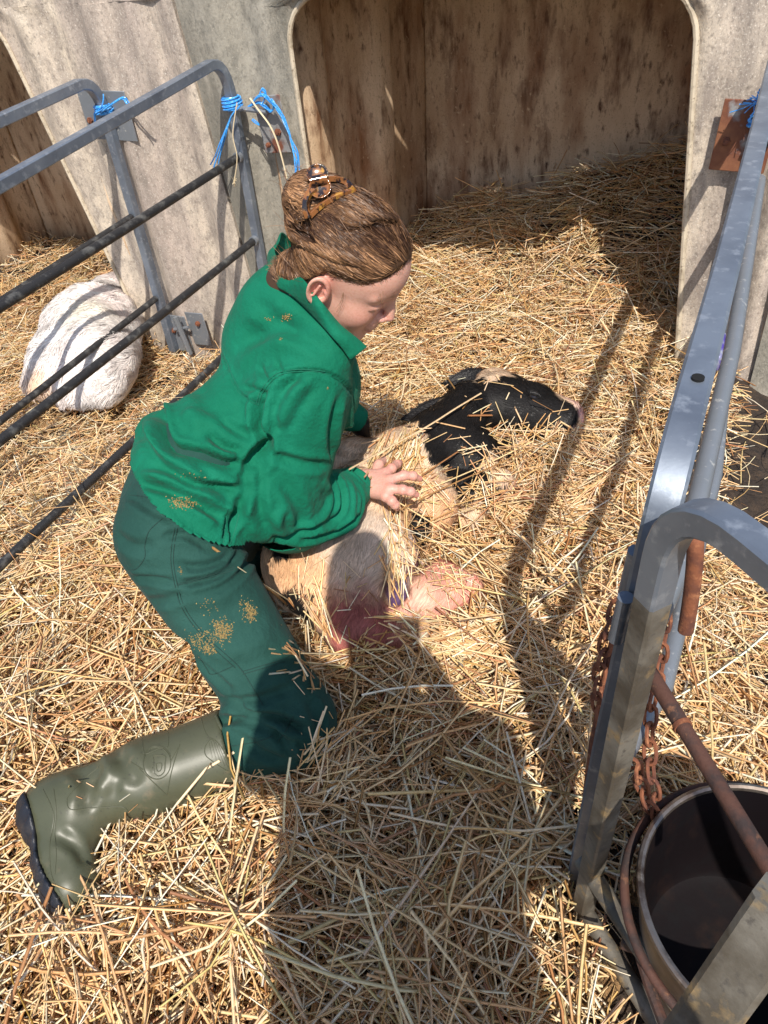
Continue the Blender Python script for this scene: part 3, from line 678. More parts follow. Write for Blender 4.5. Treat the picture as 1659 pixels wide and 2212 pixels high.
# the rest of the body, under the clothes
J = PJ
mS = (J['shR'] + J['shL']) / 2; mH = (J['hipR'] + J['hipL']) / 2
bodysdf = union([cap(J['neck'], (J['shR'] + J['shL']) / 2, .055, .07), cap((J['shR'] * .8 + J['shL'] * .2), (J['shR'] * .2 + J['shL'] * .8), .055, .055),
    cap((J['shR'] + J['shL']) / 2 + W(0, 0, -.05), (J['hipR'] + J['hipL']) / 2 + W(.03, .03, .08), .095, .085), cap(J['hipR'] * .75 + J['hipL'] * .25, J['hipR'] * .25 + J['hipL'] * .75, .085, .085),
    cap(J['hipR'], J['knR'], .07, .045), cap(J['hipL'], J['knL'], .07, .045), cap(J['knR'], J['anR'], .045, .032), cap(J['knL'], J['anL'], .04, .03),
    cap(J['shR'], J['elR'], .04, .032), cap(J['elR'], wrR, .03, .022), cap(J['shL'], J['elL'], .04, .03), cap(J['elL'], J['wrL'], .03, .022), cap(J['wrL'], J['wrL'] + W(.02, .0, -.07), .025, .012)], .03)
V, Fq = surface(bodysdf, (-1.12, .22, .0), (-.5, 1.6, .76), .011)
V2, F2, C2 = merge([(V, Fq, np.tile(W(.012, .012, .014), (len(V), 1))), head_part, hand_part])
np_mesh('body', V2, F2, M_skin, person, col=C2)

# ---- jacket
def atDell(px, py, D, r): return ell(atD(px, py, D), (r, r, r))
bt = A_(497, 1618, .083)
Tr = [cap(J['hipR'] + W(.005, 0, .0), J['knR'] + W(.0, .0, .01), .104, .084), ell(A_(385, 1165, .39), (.088, .095, .098)), ell(A_(378, 1095, .40), (.085, .085, .10)),
      cap(J['hipR'] * .8 + J['hipL'] * .2 + W(.02, .0, .0), J['hipR'] * .2 + J['hipL'] * .8, .10, .10), cap(mH, mH + W(.06, .05, .09), .10, .10),
      cap(J['knR'] + W(-.01, .0, -.005), bt + W(.03, .03, .0), .085, .080), cap(J['hipL'], J['knL'], .11, .08), cap(J['knL'], J['anL'] + W(.05, 0, 0), .07, .05)]
M_jacket = mat('green_work_cotton', (.0025, .135, .074), .82, spec=.18, sheen=.03, noise=[(7, (1, 1, 1), (.004, .160, .092), .45, .65), (900, (1, 1, 1), (.80, .86, .84, 'm'), .45, .6)], bump=[(16, (1, 1, 1), .35, .02), (52, (1, 1, 1), .38, .008), (700, (1, 1, 1), .15, .001)])
M_seam = mat('green_stitching', (.003, .13, .078), .8)
fwd = unit(np.cross((0, 0, 1), J['shR'] - J['shL'])); sax = unit(J['shR'] - J['shL'])
Jk = [cap(mH + W(.035, -.005, .05), mS + W(.025, -.015, -.06), .122, .140, flat=fwd + W(0, 0, -.5), fk=.92),
      cap(J['shR'] * .92 + J['shL'] * .08 + W(-.005, -.0, -.02), J['shR'] * .12 + J['shL'] * .88 + W(.01, 0, -.03), .082, .075),
      cap(J['shR'] * .7 + J['shL'] * .3 + W(-.01, 0, 0), J['neck'] + W(-.02, -.01, .0), .085, .060),
      cap(J['shR'] * .3 + J['shL'] * .7 + W(-.01, 0, 0), J['neck'] + W(-.02, .01, .0), .085, .060),
      ell(A_(420, 960, .52), (.075, .085, .075)), ell(A_(352, 938, .51), (.046, .045, .045)), atDell(600, 668, 1.44, .058), atDell(560, 740, 1.46, .07), atDell(622, 612, 1.39, .040), atDell(650, 690, 1.38, .06), atDell(690, 760, 1.36, .065), ell(A_(352, 1025, .46), (.055, .06, .05)), ell(A_(705, 1098, .275), (.075, .062, .055)),
      ell(A_(430, 1070, .44), (.075, .085, .08)), ell(A_(530, 1080, .42), (.09, .08, .075)), ell(A_(590, 1060, .42), (.07, .08, .08)),
      cap(J['shR'] + W(.0, 0, -.01), J['elR'] + W(0, 0, .01), .088, .072), cap(J['elR'], wrR - (wrR - J['elR']) * .18, .076, .048),
      cap(J['elR'] + W(.02, .03, -.02), J['elR'] + W(.05, .08, -.03), .055, .05),
      cap(J['shL'], J['elL'], .075, .052), cap(J['elL'], J['wrL'], .050, .040)]
# hem: drop what lies below the waist line (hip side)
def march(fn, px, py):
    d = unit(ray(px, py)); t = .5
    for _ in range(90):
        s_2 = float(fn((CAMC + d * t)[None])[0]); t += s_2 * .8
        if s_2 < 5e-4 or t > 3: break
    return CAMC + d * t
_jf = lambda P: np.minimum(union([(f, .045) for f in Jk], .045)(P), union([(f, .04) for f in Tr], .04)(P) - .013)
hemP = [march(_jf, 325, 1078), march(_jf, 400, 1140), march(_jf, 500, 1178)]
print('hem', hemP)
n_ = unit(np.cross(hemP[2] - hemP[0], sax)); n_ = n_ if n_ @ (mS - mH) > 0 else -n_
def jackfn(P):
    d = union([(f, .045) for f in Jk], .045)(P)
    tr = union([(f, .04) for f in Tr], .04)(P) - .013 + 1.2 * np.clip(-(P - (hemP[1] - n_ * .04)) @ n_, 0, 1)
    d = smin(d, tr, .015)
    # cut the cuff flat and hem along the waist
    ax = unit(wrR - J['elR']); d = np.where(np.linalg.norm(P - wrR, axis=1) < .13, np.maximum(d, (P - (wrR - ax * .012)) @ ax), d)
    ax = unit(J['wrL'] - J['elL']); d = np.where(np.linalg.norm(P - J['wrL'], axis=1) < .10, np.maximum(d, (P - J['wrL']) @ ax), d)
    return d
V, Fq = surface(jackfn, (-1.16, .55, .2), (-.45, 1.62, .84), .0055)
V = refine(jackfn, V, 1)
def cutmesh(V, Fq, keep):
    Fq = Fq[keep[Fq].all(1)]; u = np.unique(Fq); mp = np.full(len(V), -1); mp[u] = np.arange(len(u)); return V[u], mp[Fq]
hemo = hemP[1] - n_ * .006
_arm = np.minimum(poly_dist(V, [J['shR'], J['elR'], wrR])[0], poly_dist(V, [J['shL'], J['elL'], J['wrL']])[0])
V, Fq = cutmesh(V, Fq, ((V - hemo) @ n_ > 0) | (_arm < .085))
for _ in range(1):
    V = smooth_mesh(V, Fq, 1, .5)
N = vnormals(V, Fq); hd_ = (V - hemo) @ n_; V = V + N * (.007 * np.clip(1 - hd_ / .055, 0, 1) * (hd_ < .06) * (poly_dist(V, [J['shR'], J['elR'], wrR])[0] > .11))[:, None]
V0 = V.copy(); jt = bvh(V, Fq); N = vnormals(V, Fq)
V = fold(V, N, jt, FOLDS_J) if 'FOLDS_J' in globals() else V
jo = np_mesh('jacket', V, Fq, M_jacket, person)
s = jo.modifiers.new('shell', 'SOLIDIFY'); s.thickness = .002; s.offset = -1
# ---- trousers
M_trou = mat('dark_green_work_cotton', (.014, .058, .047), .85, spec=.2, sheen=.03, noise=[(6, (1, 1, 1), (.022, .078, .064), .45, .65), (900, (1, 1, 1), (.8, .85, .85, 'm'), .45, .6)], bump=[(14, (1, 1, 1), .35, .02), (46, (1, 1, 1), .38, .008), (700, (1, 1, 1), .15, .001)])
bax = unit(J['anR'] - bt)
def trfn(P):
    d = union([(f, .04) for f in Tr], .04)(P)
    return np.maximum(d, (P - (bt + bax * .010)) @ bax - 0 * d - 10 * ((P - J['knR']) @ W(0, 0, 1) > .2))
V, Fq = surface(trfn, (-1.16, .40, -.02), (-.44, 1.2, .62), .0055)
V = refine(trfn, V, 1); V = smooth_mesh(V, Fq, 1); tt = bvh(V, Fq); N = vnormals(V, Fq); VT0 = V.copy()
V = fold(V, N, tt, FOLDS_T) if 'FOLDS_T' in globals() else V
np_mesh('trousers', V, Fq, M_trou, person)
# ---- boots
M_boot = mat('olive_rubber', (.070, .076, .046), .42, spec=.5, noise=[(9, (1, 1, 1), (.085, .088, .055), .45, .7), (26, (1, 1, 1), (.16, .13, .08), .60, .78), (180, (1, 1, 1), (.05, .05, .035), .6, .7)], bump=[(500, (1, 1, 1), .08, .001)])
M_sole = mat('dark_rubber_sole', (.010, .013, .022), .5, noise=[(40, (1, 1, 1), (.03, .03, .035), .5, .7)], bump=[(90, (1, 1, 1), .3, .003)])
hee = A_(95, 1718, .075); toe = A_(168, 1960, .055); ank = A_(165, 1730, .085)
def boot(bt, ank, hee, toe, name):
    fd = unit(toe - hee); sh = unit(ank - bt); sd_ = unit(np.cross(fd, sh))       # sd_: across the foot
    dn = unit(sh - fd * (sh @ fd))                                             # towards the sole
    bs = union([cap(bt + sh * -.02, bt * .45 + ank * .55, .080, .066), cap(bt * .45 + ank * .55, ank + sh * .02, .066, .050), cap(ank + sh * .01, hee + fd * .035 , .050, .042),
                cap(hee + fd * .03 - dn * .01, toe - fd * .05 - dn * .006, .045, .042), cap(toe - fd * .09 - dn * .004, toe - fd * .035, .047, .036, flat=dn, fk=.9), ell(ank + fd * .035, (.045, .045, .045))], .035)
    so = hee + dn * .038
    def f(P):
        return np.maximum(np.maximum(bs(P), (bt - P) @ sh), (P - so) @ dn)
    V, Fq = surface(f, np.min([bt, ank, hee, toe], 0) - .1, np.max([bt, ank, hee, toe], 0) + .1, .0045); V = refine(f, V, 1)
    return V, Fq, f, bs, fd, sh, sd_, dn, so
V, Fq, bf, bs, fd, bsh, bsd, bdn, bso = boot(bt, ank, hee, toe, 'boot')
V = smooth_mesh(V, Fq, 1, .4); btree = bvh(V, Fq); N = vnormals(V, Fq)
V = fold(V, N, btree, FOLDS_B) if 'FOLDS_B' in globals() else V
bo = np_mesh('boot', V, Fq, M_boot, person)
def solefn(P):
    u = (P - hee) @ fd; d = bs(P) - .006; q = (P - bso) @ bdn
    lug = .007 * (np.sin(u * 2 * math.pi / .030) > -.2) * (np.abs(u - .115) > .022)
    wav = .006 * np.sin(u * 34)
    return np.maximum(np.maximum(d - .002 * (np.sin(u * 2 * math.pi / .030) > 0), -(q + .018 + wav)), q - .016 - lug + .016 * np.exp(-((u - .10) / .03) ** 2))
V, Fq = surface(lambda P: np.maximum(solefn(P), (P - toe - fd * .02) @ fd - .02), np.min([ank, hee, toe], 0) - .1, np.max([ank, hee, toe], 0) + .1, .004)
np_mesh('sole', V, Fq, M_sole, bo)
# the other boot, folded under
ob = MB()
V, Fq, *_r = boot(J['anL'] * .5 + J['knL'] * .5, J['anL'] + W(.03, .01, 0), J['anL'] + W(-.03, .02, 0), J['anL'] + W(.05, -.16, -.01), 'boot')
np_mesh('boot', V, Fq, M_boot, person)
# ================================================================ person: seams, collar, boot marks, dirt, hair, clip
def off(P, Vt, Nt, o):
    """move surface points outward by o along the nearest face normal"""
    out = []
    for p in P:
        r = Vt.find_nearest(Vector(p)); out.append(np.array(r[0]) + np.array(r[1]) * o)
    return out
jt2 = bvh(*[np.array([v.co for v in jo.data.vertices]), [tuple(p.vertices) for p in jo.data.polygons]]); to_ = [c for c in person.children if c.name.startswith('trousers')][0]
tt2 = bvh([v.co for v in to_.data.vertices], [tuple(p.vertices) for p in to_.data.polygons])
bt2 = bvh([v.co for v in bo.data.vertices], [tuple(p.vertices) for p in bo.data.polygons])
def trace(tree, pts, n=7, o=.0004):
    L = [hit(tree, *p) for p in spline([np.array(p, float) for p in pts], n)]; L = [p for p in L if p is not None]
    if len(L) < 2: return []
    runs = [[L[0]]]
    for p in L[1:]:
        if np.linalg.norm(p - runs[-1][-1]) > .05: runs.append([])
        runs[-1].append(p)
    return [off(r, tree, None, o) for r in runs if len(r) > 1]
k = MB()
for pts in ([(620, 600), (640, 545), (700, 482), (790, 465), (880, 473), (950, 508), (990, 552)], [(612, 592), (632, 538), (694, 474), (790, 457), (885, 465)], [(460, 345), (490, 440), (540, 545), (620, 600)], [(470, 343), (500, 436), (550, 538), (622, 590)],
            [(500, 1010), (490, 1080), (482, 1150)], [(545, 1030), (530, 1090), (510, 1150)], [(1062, 850), (1085, 900), (1080, 960)], [(1040, 850), (1070, 920), (1055, 1000), (1030, 1040)], [(995, 560), (1003, 640), (975, 730)]):
    for r in trace(jt2, _z8(pts)): k = MB(); k.tube(r, .0007, 5); k.build('seam', M_seam, jo)
M_seamt = mat('trouser_stitching', (.008, .038, .031), .85)
k = MB()
for pts in ([(300, 1085), (285, 1180), (290, 1260), (330, 1400), (420, 1520), (540, 1630), (600, 1720), (640, 1790)], [(290, 1085), (275, 1180), (280, 1262), (320, 1405), (412, 1528), (530, 1640)], [(555, 1655), (640, 1630), (720, 1605), (800, 1560)], [(560, 1665), (645, 1640), (725, 1615)],
            [(240, 1050), (190, 1095), (172, 1150), (170, 1205), (125, 1252), (70, 1215)], [(300, 1312), (400, 1290), (530, 1250)], [(302, 1305), (400, 1282), (525, 1242)], [(290, 1260), (300, 1312)], [(385, 1590), (415, 1640), (440, 1665), (525, 1630)],
            [(480, 1955), (600, 1935), (680, 1910)], [(700, 1930), (735, 1880), (760, 1830)], [(110, 955), (180, 965), (230, 1010)], [(600, 1190), (640, 1200), (660, 1260)]):
    for r in trace(tt2, _z8(pts)): k = MB(); k.tube(r, .0008, 5); k.build('seam', M_seamt, to_)
# moulded lines on the boot
def z6(L): return [(x * .844 * .5486, (2600 + y * .844) * .5486) for x, y in L]
M_emb = mat('embossed_olive_rubber', (.050, .055, .034), .5)
k = MB()
def circ(cx, cy, rx, ry, a0=0, a1=6.2832, n=22): return [(cx + rx * math.cos(a0 + (a1 - a0) * i / n), cy + ry * math.sin(a0 + (a1 - a0) * i / n)) for i in range(n + 1)]
for pts, rr in ((circ(732, 480, 64, 74), .0011), (circ(732, 480, 70, 80, 3.6, 5.9), .0009), ([(612, 474), (640, 492), (668, 510)], .0009), ([(650, 505), (778, 629)], .0010), ([(778, 629), (800, 520), (838, 392)], .0010), ([(838, 392), (796, 470)], .0009),
                ([(708, 446), (768, 446), (770, 480), (766, 520), (740, 540), (716, 524), (710, 500)], .0011), ([(708, 446), (716, 462), (716, 500), (718, 524)], .0010), ([(728, 482), (754, 482), (750, 512), (734, 516), (728, 482)], .0009),
                ([(782, 300), (784, 400), (748, 408), (690, 434), (668, 432)], .0008), ([(664, 340), (666, 400), (672, 432)], .0007),
                ([(985, 362), (958, 400), (958, 440), (990, 470), (1060, 515), (1078, 500)], .0009), ([(985, 362), (1030, 400), (1078, 500)], .0009),
                ([(975, 385), (990, 455)], .0008), ([(985, 380), (1010, 468)], .0008), ([(995, 378), (1030, 480)], .0008), ([(1005, 382), (1048, 492)], .0008), ([(1018, 392), (1064, 500)], .0008), ([(938, 268), (960, 340), (1000, 380)], .0007),
                ([(460, 498), (400, 548), (330, 620), (312, 655), (330, 696), (420, 690), (540, 682), (585, 690), (612, 740)], .0010), ([(250, 600), (262, 700), (255, 800), (262, 900), (255, 1000)], .0009), ([(200, 600), (250, 720), (232, 860), (240, 1000), (290, 1100)], .0009)):
    pts = [(a, b) for a, b in z6(pts)]
    for r in trace(bt2, pts, 3 if len(pts) > 10 else 5, .0002): k = MB(); k.tube(r, rr, 6); k.build('moulded_line', M_boot, bo)
k = MB()
k.tube(trace(bt2, [(467, 1548), (480, 1580), (500, 1625), (524, 1686)], 6, .001)[0], .0028, 8); k.build('boot_rim', M_boot, bo)
# ---- collar
M_col = M_jacket
topc = _z1([(230, 985), (390, 1062), (560, 1262), (740, 1485), (880, 1600), (990, 1692)]); lowc = _z1([(205, 1180), (345, 1262), (540, 1452), (690, 1620), (760, 1700), (838, 1812)])
bodt = bvh(*refine_pair) if 'refine_pair' in globals() else bvh(V2, F2)
def dsurf(px, py):
    a = [h for h in (hit(jt2, px, py), hit(bodt, px, py)) if h is not None]
    return min(pr_depth(h) for h in a) if a else None
def pr_depth(p): return float((CAMM.T @ (np.asarray(p) - CAMC))[2])
T = spline([np.array(p) for p in topc], 5); Lw = spline([np.array(p) for p in lowc], 5); nT = len(T); rows = 7
dl = [dsurf(*p) for p in Lw]; dt = [dsurf(*p) for p in T]
def fillsm(d, dflt):
    d = [x if x is not None else np.nan for x in d]; d = np.array(d, float); i = np.arange(len(d)); ok = ~np.isnan(d)
    d = np.interp(i, i[ok], d[ok]) if ok.any() else np.full(len(d), dflt); return np.convolve(np.pad(d, 3, 'edge'), np.ones(7) / 7, 'valid')
dl = fillsm(dl, 1.35) - .012; dt = np.minimum(fillsm(dt, 1.33), dl + .02) - .012
Vc = []
for i in range(nT):
    for j in range(rows):
        u = j / (rows - 1); q = (1 - u) * T[i] + u * Lw[i]; dd = (1 - u) * dt[i] + u * dl[i] - .010 * math.sin(math.pi * u)
        Vc.append(atD(q[0], q[1], dd))
Vc = np.array(Vc); cpl = J['neck'] * .5 + mS * .5 + W(0, 0, 0)
cm = Vc[:rows].mean(0); dside = (cm - cpl) @ sax
Vm = Vc - 2 * np.outer((Vc - cpl) @ sax - dside * 0, sax); 
Fc = [(i * rows + j, (i + 1) * rows + j, (i + 1) * rows + j + 1, i * rows + j + 1) for i in range(nT - 1) for j in range(rows - 1)]
n0 = len(Vc); Fm = [tuple(n0 + a for a in f[::-1]) for f in Fc]
br = [(j, j + 1, n0 + j + 1, n0 + j) for j in range(rows - 1)]
co = np_mesh('collar', np.concatenate([Vc, Vm]), np.array(Fc + Fm + br), M_col, jo)
s = co.modifiers.new('shell', 'SOLIDIFY'); s.thickness = .0035; s.offset = 0
s = co.modifiers.new('sub', 'SUBSURF'); s.levels = 1; s.render_levels = 1
# pocket flap and front placket edge
k = MB()
def patch(tree, q, o=.004, n=6):
    (a, b, c, d) = [np.array(p, float) for p in q]; V = []
    for i in range(n + 1):
        for j in range(n + 1):
            u, v = i / n, j / n; p = (1 - u) * (1 - v) * a + u * (1 - v) * b + u * v * c + (1 - u) * v * d; h = hit(tree, *p)
            V.append(None if h is None else off([h], tree, None, o + .004 * v)[0])
    if any(v is None for v in V): return None
    return V, [(i * (n + 1) + j, (i + 1) * (n + 1) + j, (i + 1) * (n + 1) + j + 1, i * (n + 1) + j + 1) for i in range(n) for j in range(n)]
# dried muck flecks
M_muck = mat('dried_muck', (.34, .24, .085), .9, noise=[(300, (1, 1, 1), (.20, .13, .05), .45, .6)])
rr_ = np.random.default_rng(5)
def flecks(tree, spots, parent, name):
    k = MB()
    for (x, y, sx, sy, n) in spots:
        for _ in range(int(n * 1.5)):
            q = _z8([(x + rr_.normal() * sx * 1.25, y + rr_.normal() * sy * 1.25)])[0]; h = hit(tree, *q)
            if h is None: continue
            h = off([h], tree, None, .0003)[0]; a, b = [unit(rr_.normal(size=3)) * rr_.uniform(.0004, .0014) for _ in range(2)]
            k.box(h, a, b, unit(np.cross(a, b)) * .0005)
    return tag(k.build(name, M_muck, parent, smooth=False), kind='stuff')
flecks(tt2, [(478, 1492, 16, 18, 210), (405, 1530, 22, 20, 110), (430, 1570, 12, 7, 50), (590, 1420, 10, 14, 110), (565, 1385, 12, 12, 20), (425, 1400, 20, 12, 18), (365, 1540, 6, 8, 14), (310, 1255, 4, 6, 6)], to_, 'muck_flecks')
flecks(jt2, [(733, 250, 8, 5, 30), (663, 258, 6, 4, 8), (710, 338, 4, 3, 4), (330, 990, 22, 8, 90), (290, 972, 14, 6, 30), (897, 530, 2, 2, 3), (350, 880, 30, 10, 8)], jo, 'muck_flecks')
# ---- hair
def hb_(f):   # lower hair boundary (up) as function of front
    return np.interp(f, [-.13, -.075, -.045, -.03, -.012, .02, .05, .072, .09, .12], [-.085, -.080, -.062, -.028, .022, .030, .041, .062, .087, .096])
skull = union([(ell((-.006, 0, .044), (.099, .077, .088)), .02), (ell((.052, 0, .048), (.050, .057, .050)), .03), (cap((-.020, 0, -.030), (-.060, 0, -.11), .052, .056), .03)], .02)
def skull_w(P): return skull(hl(P)) * HS
def hairfn(P):
    p = hl(P); u = p[:, 2] - hb_(p[:, 0]) - .012 * (np.abs(p[:, 1]) < .03) * 0
    th = -.006 + .012 * np.clip(u / .022, 0, 1)
    d = skull(p) - th
    bun = union([(ell((-.108, .010, .075), (.036, .044, .042)), .01), (ell((-.094, .034, .050), (.024, .026, .030)), .01), (ell((-.082, -.005, .102), (.026, .03, .022)), .01)], .02)(p)
    d = smin(d, bun, .022)
    roll = ell((-.02, .030, .118), (.045, .02, .012))(p); d = smin(d, roll, .02)
    return d * HS
hairfn0 = hairfn
def mpath(L, o=0): return [march(hairfn0, *q) for q in spline([np.array(q, float) for q in _z1(L)], 3)]
GR = [(mpath(L), r) for L, r in (([(478, 590), (468, 650), (455, 710), (470, 760)], .0065), ([(330, 420), (300, 500), (330, 580), (420, 650)], .0035), ([(380, 400), (370, 480), (400, 560), (450, 620)], .0035), ([(300, 640), (420, 720), (560, 800)], .004),
    ([(1000, 650), (1100, 620), (1230, 625)], .004), ([(760, 700), (880, 690), (980, 640)], .004), ([(300, 800), (500, 870), (700, 960), (900, 1010)], .0035), ([(640, 420), (760, 440), (900, 470)], .003))]
RD = [(mpath(L), r) for L, r in (([(985, 610), (1080, 585), (1210, 590)], .0065), ([(330, 730), (500, 810), (700, 905), (950, 950)], .004), ([(420, 560), (400, 620), (440, 690)], .006))]
def hairfn(P):
    d = hairfn0(P)
    for pts, r in RD:
        dd, t = poly_dist(P, pts); d = smin(d, dd - r, .010)
    for pts, r in GR:
        dd, t = poly_dist(P, pts); d = -smin(-d, dd - r * np.clip(np.minimum(t, 1 - t) * 6, .2, 1), .008)
    return d
V, Fq = surface(hairfn, HC - .17, HC + .185, .0026); V = refine(hairfn, V, 1)
M_hair = mat('brown_hair', rough=.46, spec=.28, attr=True)
p = hl(V)
keep = np.ones(len(V), bool)
np_mesh('hair', V, Fq, M_hair, person, col=np.tile(W(.060, .032, .017), (len(V), 1)))
hair_o = COL.objects[-1] if False else [c for c in person.children if c.name.startswith('hair')][0]
Nh = vnormals(V, Fq); u_ = p[:, 2] - hb_(p[:, 0]); cand = np.where((u_ > .002) & (skull(p) > -.0035))[0]
r3 = np.random.default_rng(9); n = 9000
st = cand[r3.integers(0, len(cand), n)]; P = V[st] + r3.normal(0, .001, (n, 3)); segs = 11; step = .0065
TGT = W(-.088, .004, .070)
path = [P]; q0 = hl(P)
for i in range(segs - 1):
    q = hl(P); d = TGT - q
    side = np.sign(q[:, 1]); low = np.clip((.05 - q[:, 2]) / .06, 0, 1)
    dd = np.stack([-1.0 + 0 * q[:, 0], -q[:, 1] * 2.0, (.055 - q[:, 2]) * 5 * np.clip((.05 - q[:, 0]) / .1, 0, 1.2) - .35 * np.clip((q[:, 0] - .03) / .06, 0, 1) * (q[:, 2] > .03)], -1)
    nb_ = np.linalg.norm(q - TGT, axis=1) < .055          # swirl round the twist
    sw = np.stack([-(q[:, 2] - .07) * 1.0, 0 * q[:, 0] + .25, (q[:, 0] + .088)], -1)
    dd = dd / np.linalg.norm(dd, axis=1, keepdims=True); sw = sw / (np.linalg.norm(sw, axis=1, keepdims=True) + 1e-9)
    wv = np.stack([vnoise(q0, 60, 5), vnoise(q0, 60, 6), vnoise(q0, 60, 7)], -1) * .22
    dd = np.where(nb_[:, None], sw * .8 + dd * .35, dd) + wv
    dw = dd @ HM; g = grad(hairfn, P); dw = dw - g * (dw * g).sum(1, keepdims=True); dw /= np.linalg.norm(dw, axis=1, keepdims=True)
    P = P + dw * step; g = grad(hairfn, P); P = P - g * (hairfn(P) - r3.uniform(.0003, .0022, n) * 1)[:, None]
    path.append(P)
PP = np.stack(path, 1)
def ribbons(PP, wd, up=None):
    n, m, _ = PP.shape; t = np.gradient(PP, axis=1); t /= np.linalg.norm(t, axis=-1, keepdims=True) + 1e-9
    g = grad(hairfn, PP.reshape(-1, 3)).reshape(n, m, 3) if up is None else up; s = np.cross(t, g); s /= np.linalg.norm(s, axis=-1, keepdims=True) + 1e-9
    tw = r3.normal(0, .5, (len(PP), 1, 1)); s2 = s * np.cos(tw) + np.cross(t, s) * np.sin(tw)
    tap = np.minimum(1, np.minimum(np.arange(m) + .6, m - np.arange(m) - .5) / 2)[None, :, None]
    A, B = PP - s2 * wd[:, None, None] * tap, PP + s2 * wd[:, None, None] * tap
    V = np.stack([A, B], 2).reshape(-1, 3); b = (np.arange(n) * m * 2)[:, None, None]; i = (np.arange(m - 1) * 2)[None, :, None]
    return V, (b + i + np.array([0, 1, 3, 2])[None, None]).reshape(-1, 4)
Vs, Fs = ribbons(PP, r3.uniform(.0004, .0009, n))
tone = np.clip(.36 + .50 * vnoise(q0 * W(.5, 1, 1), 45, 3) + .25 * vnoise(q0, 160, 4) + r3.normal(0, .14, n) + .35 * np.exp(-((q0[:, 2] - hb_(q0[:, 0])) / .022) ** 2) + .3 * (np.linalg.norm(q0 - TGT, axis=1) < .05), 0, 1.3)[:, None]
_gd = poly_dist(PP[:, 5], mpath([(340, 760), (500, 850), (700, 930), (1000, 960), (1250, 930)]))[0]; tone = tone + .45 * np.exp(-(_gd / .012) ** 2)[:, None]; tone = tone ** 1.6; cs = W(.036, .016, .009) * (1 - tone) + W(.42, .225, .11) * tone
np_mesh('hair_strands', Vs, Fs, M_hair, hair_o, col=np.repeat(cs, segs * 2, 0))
# fly-away wisps
n = 150; st = cand[r3.integers(0, len(cand), n)]; P = V[st]; g = grad(hairfn, P); qq = hl(P)
tg = (np.stack([-np.ones(n), -qq[:, 1] * 3, .2 * np.ones(n)], -1)) @ HM; tg -= g * (tg * g).sum(1, keepdims=True); tg /= np.linalg.norm(tg, axis=1, keepdims=True)
tt_ = np.linspace(0, 1, 9)[None, :, None]; Lh = r3.uniform(.02, .055, (n, 1, 1)); lift = r3.uniform(.1, .45, (n, 1, 1)); rs = r3.normal(0, .25, (n, 1, 3))
WP = P[:, None] + tg[:, None] * Lh * tt_ + g[:, None] * Lh * lift * np.sin(tt_ * 2.6) * .6 + rs * Lh * tt_ ** 2
Vw, Fw = ribbons(WP, np.full(n, .00032), up=np.repeat(g[:, None], 9, 1))
nb2 = 900; cc2 = np.where((u_ > -.003) & (u_ < .010) & (skull(p) > -.012))[0]; st = cc2[r3.integers(0, len(cc2), nb2)]; P = V[st] + Nh[st] * .002; g = grad(skull_w, P); qq = hl(P)
tg = (np.stack([-np.ones(nb2), -qq[:, 1] * 2, .35 * np.ones(nb2)], -1) + r3.normal(0, .30, (nb2, 3))) @ HM; tg -= g * (tg * g).sum(1, keepdims=True); tg /= np.linalg.norm(tg, axis=1, keepdims=True)
Lb = r3.uniform(.008, .026, (nb2, 1, 1)); t7 = np.linspace(-.35, 1, 9)[None, :, None]; BP = P[:, None] + tg[:, None] * Lb * t7 + g[:, None] * (.0008 + .004 * np.clip(t7, 0, 1))
Vb, Fb = ribbons(BP, np.full(nb2, .00030), up=np.repeat(g[:, None], 9, 1))
np_mesh('hairline_down', Vb, Fb, M_hair, hair_o, col=np.tile(W(.20, .11, .06), (len(Vb), 1)))
# strands in front of the ear
ex = []
for i in range(26):
    if 3 < i < 16: continue
    a = i / 25; s0 = W(.018 + .03 * a, .066 - .004 * a, .030); e0 = W(.028 + .012 * r3.random(), .070, -.022 - .02 * r3.random())
    if i > 15: s0 = W(.068 + .012 * r3.random(), .052, .055); e0 = s0 + W(.012 * r3.normal(), -.0, -.028)
    ctl = (s0 + e0) / 2 + W(.014 * (1 if i < 16 else .3), .006, .0) + r3.normal(0, .003, 3)
    ex.append([hw((1 - t) ** 2 * s0 + 2 * t * (1 - t) * ctl + t * t * e0) for t in np.linspace(0, 1, 9)])
ex = np.array(ex); ge = np.repeat(unit(HR)[None, None], len(ex), 0).repeat(9, 1)
Ve, Fe = ribbons(ex, np.full(len(ex), .00028), up=ge)
np_mesh('loose_wisps', np.concatenate([Vw, Ve]), np.concatenate([Fw, Fe + len(Vw)]), M_hair, hair_o, col=np.tile(W(.24, .13, .07), (len(Vw) + len(Ve), 1)))
# ---- claw clip
M_tort = mat('tortoiseshell', (.30, .12, .04), .12, spec=.7, noise=[(70, (1, 1, 1), (.02, .012, .012), .48, .56), (45, (1, 1, 1), (.55, .28, .05), .58, .66)], coat=.6, trans=.15)
ht = bvh(V, Fq)
def ch(px, py, o):
    h = hit(ht, px, py)
    d = pr_depth(h) if h is not None else 1.235
    return atD(px, py, d - o)
def cpts(L, o): return [ch(*p, o) for p in spline([np.array(p, float) for p in _z1(L)], 4)]
def smp(P):
    P = np.array(P); K = np.ones(5) / 5; Q = P.copy()
    for i in range(3): Q[:, i] = np.convolve(np.pad(P[:, i], 2, 'edge'), K, 'valid')
    return list(Q)
clip = MB(); clip.tube(smp(cpts([(478, 565), (560, 480), (680, 400), (790, 355), (860, 335)], .006)), .0042, prof=SQ)
co_ = clip.build('claw_clip', M_tort, person)
clip = MB(); clip.tube(smp(cpts([(478, 572), (448, 500), (455, 410), (490, 340), (545, 315)], .012)), .0046, prof=SQ); clip.build('clip_arm', M_tort, co_)
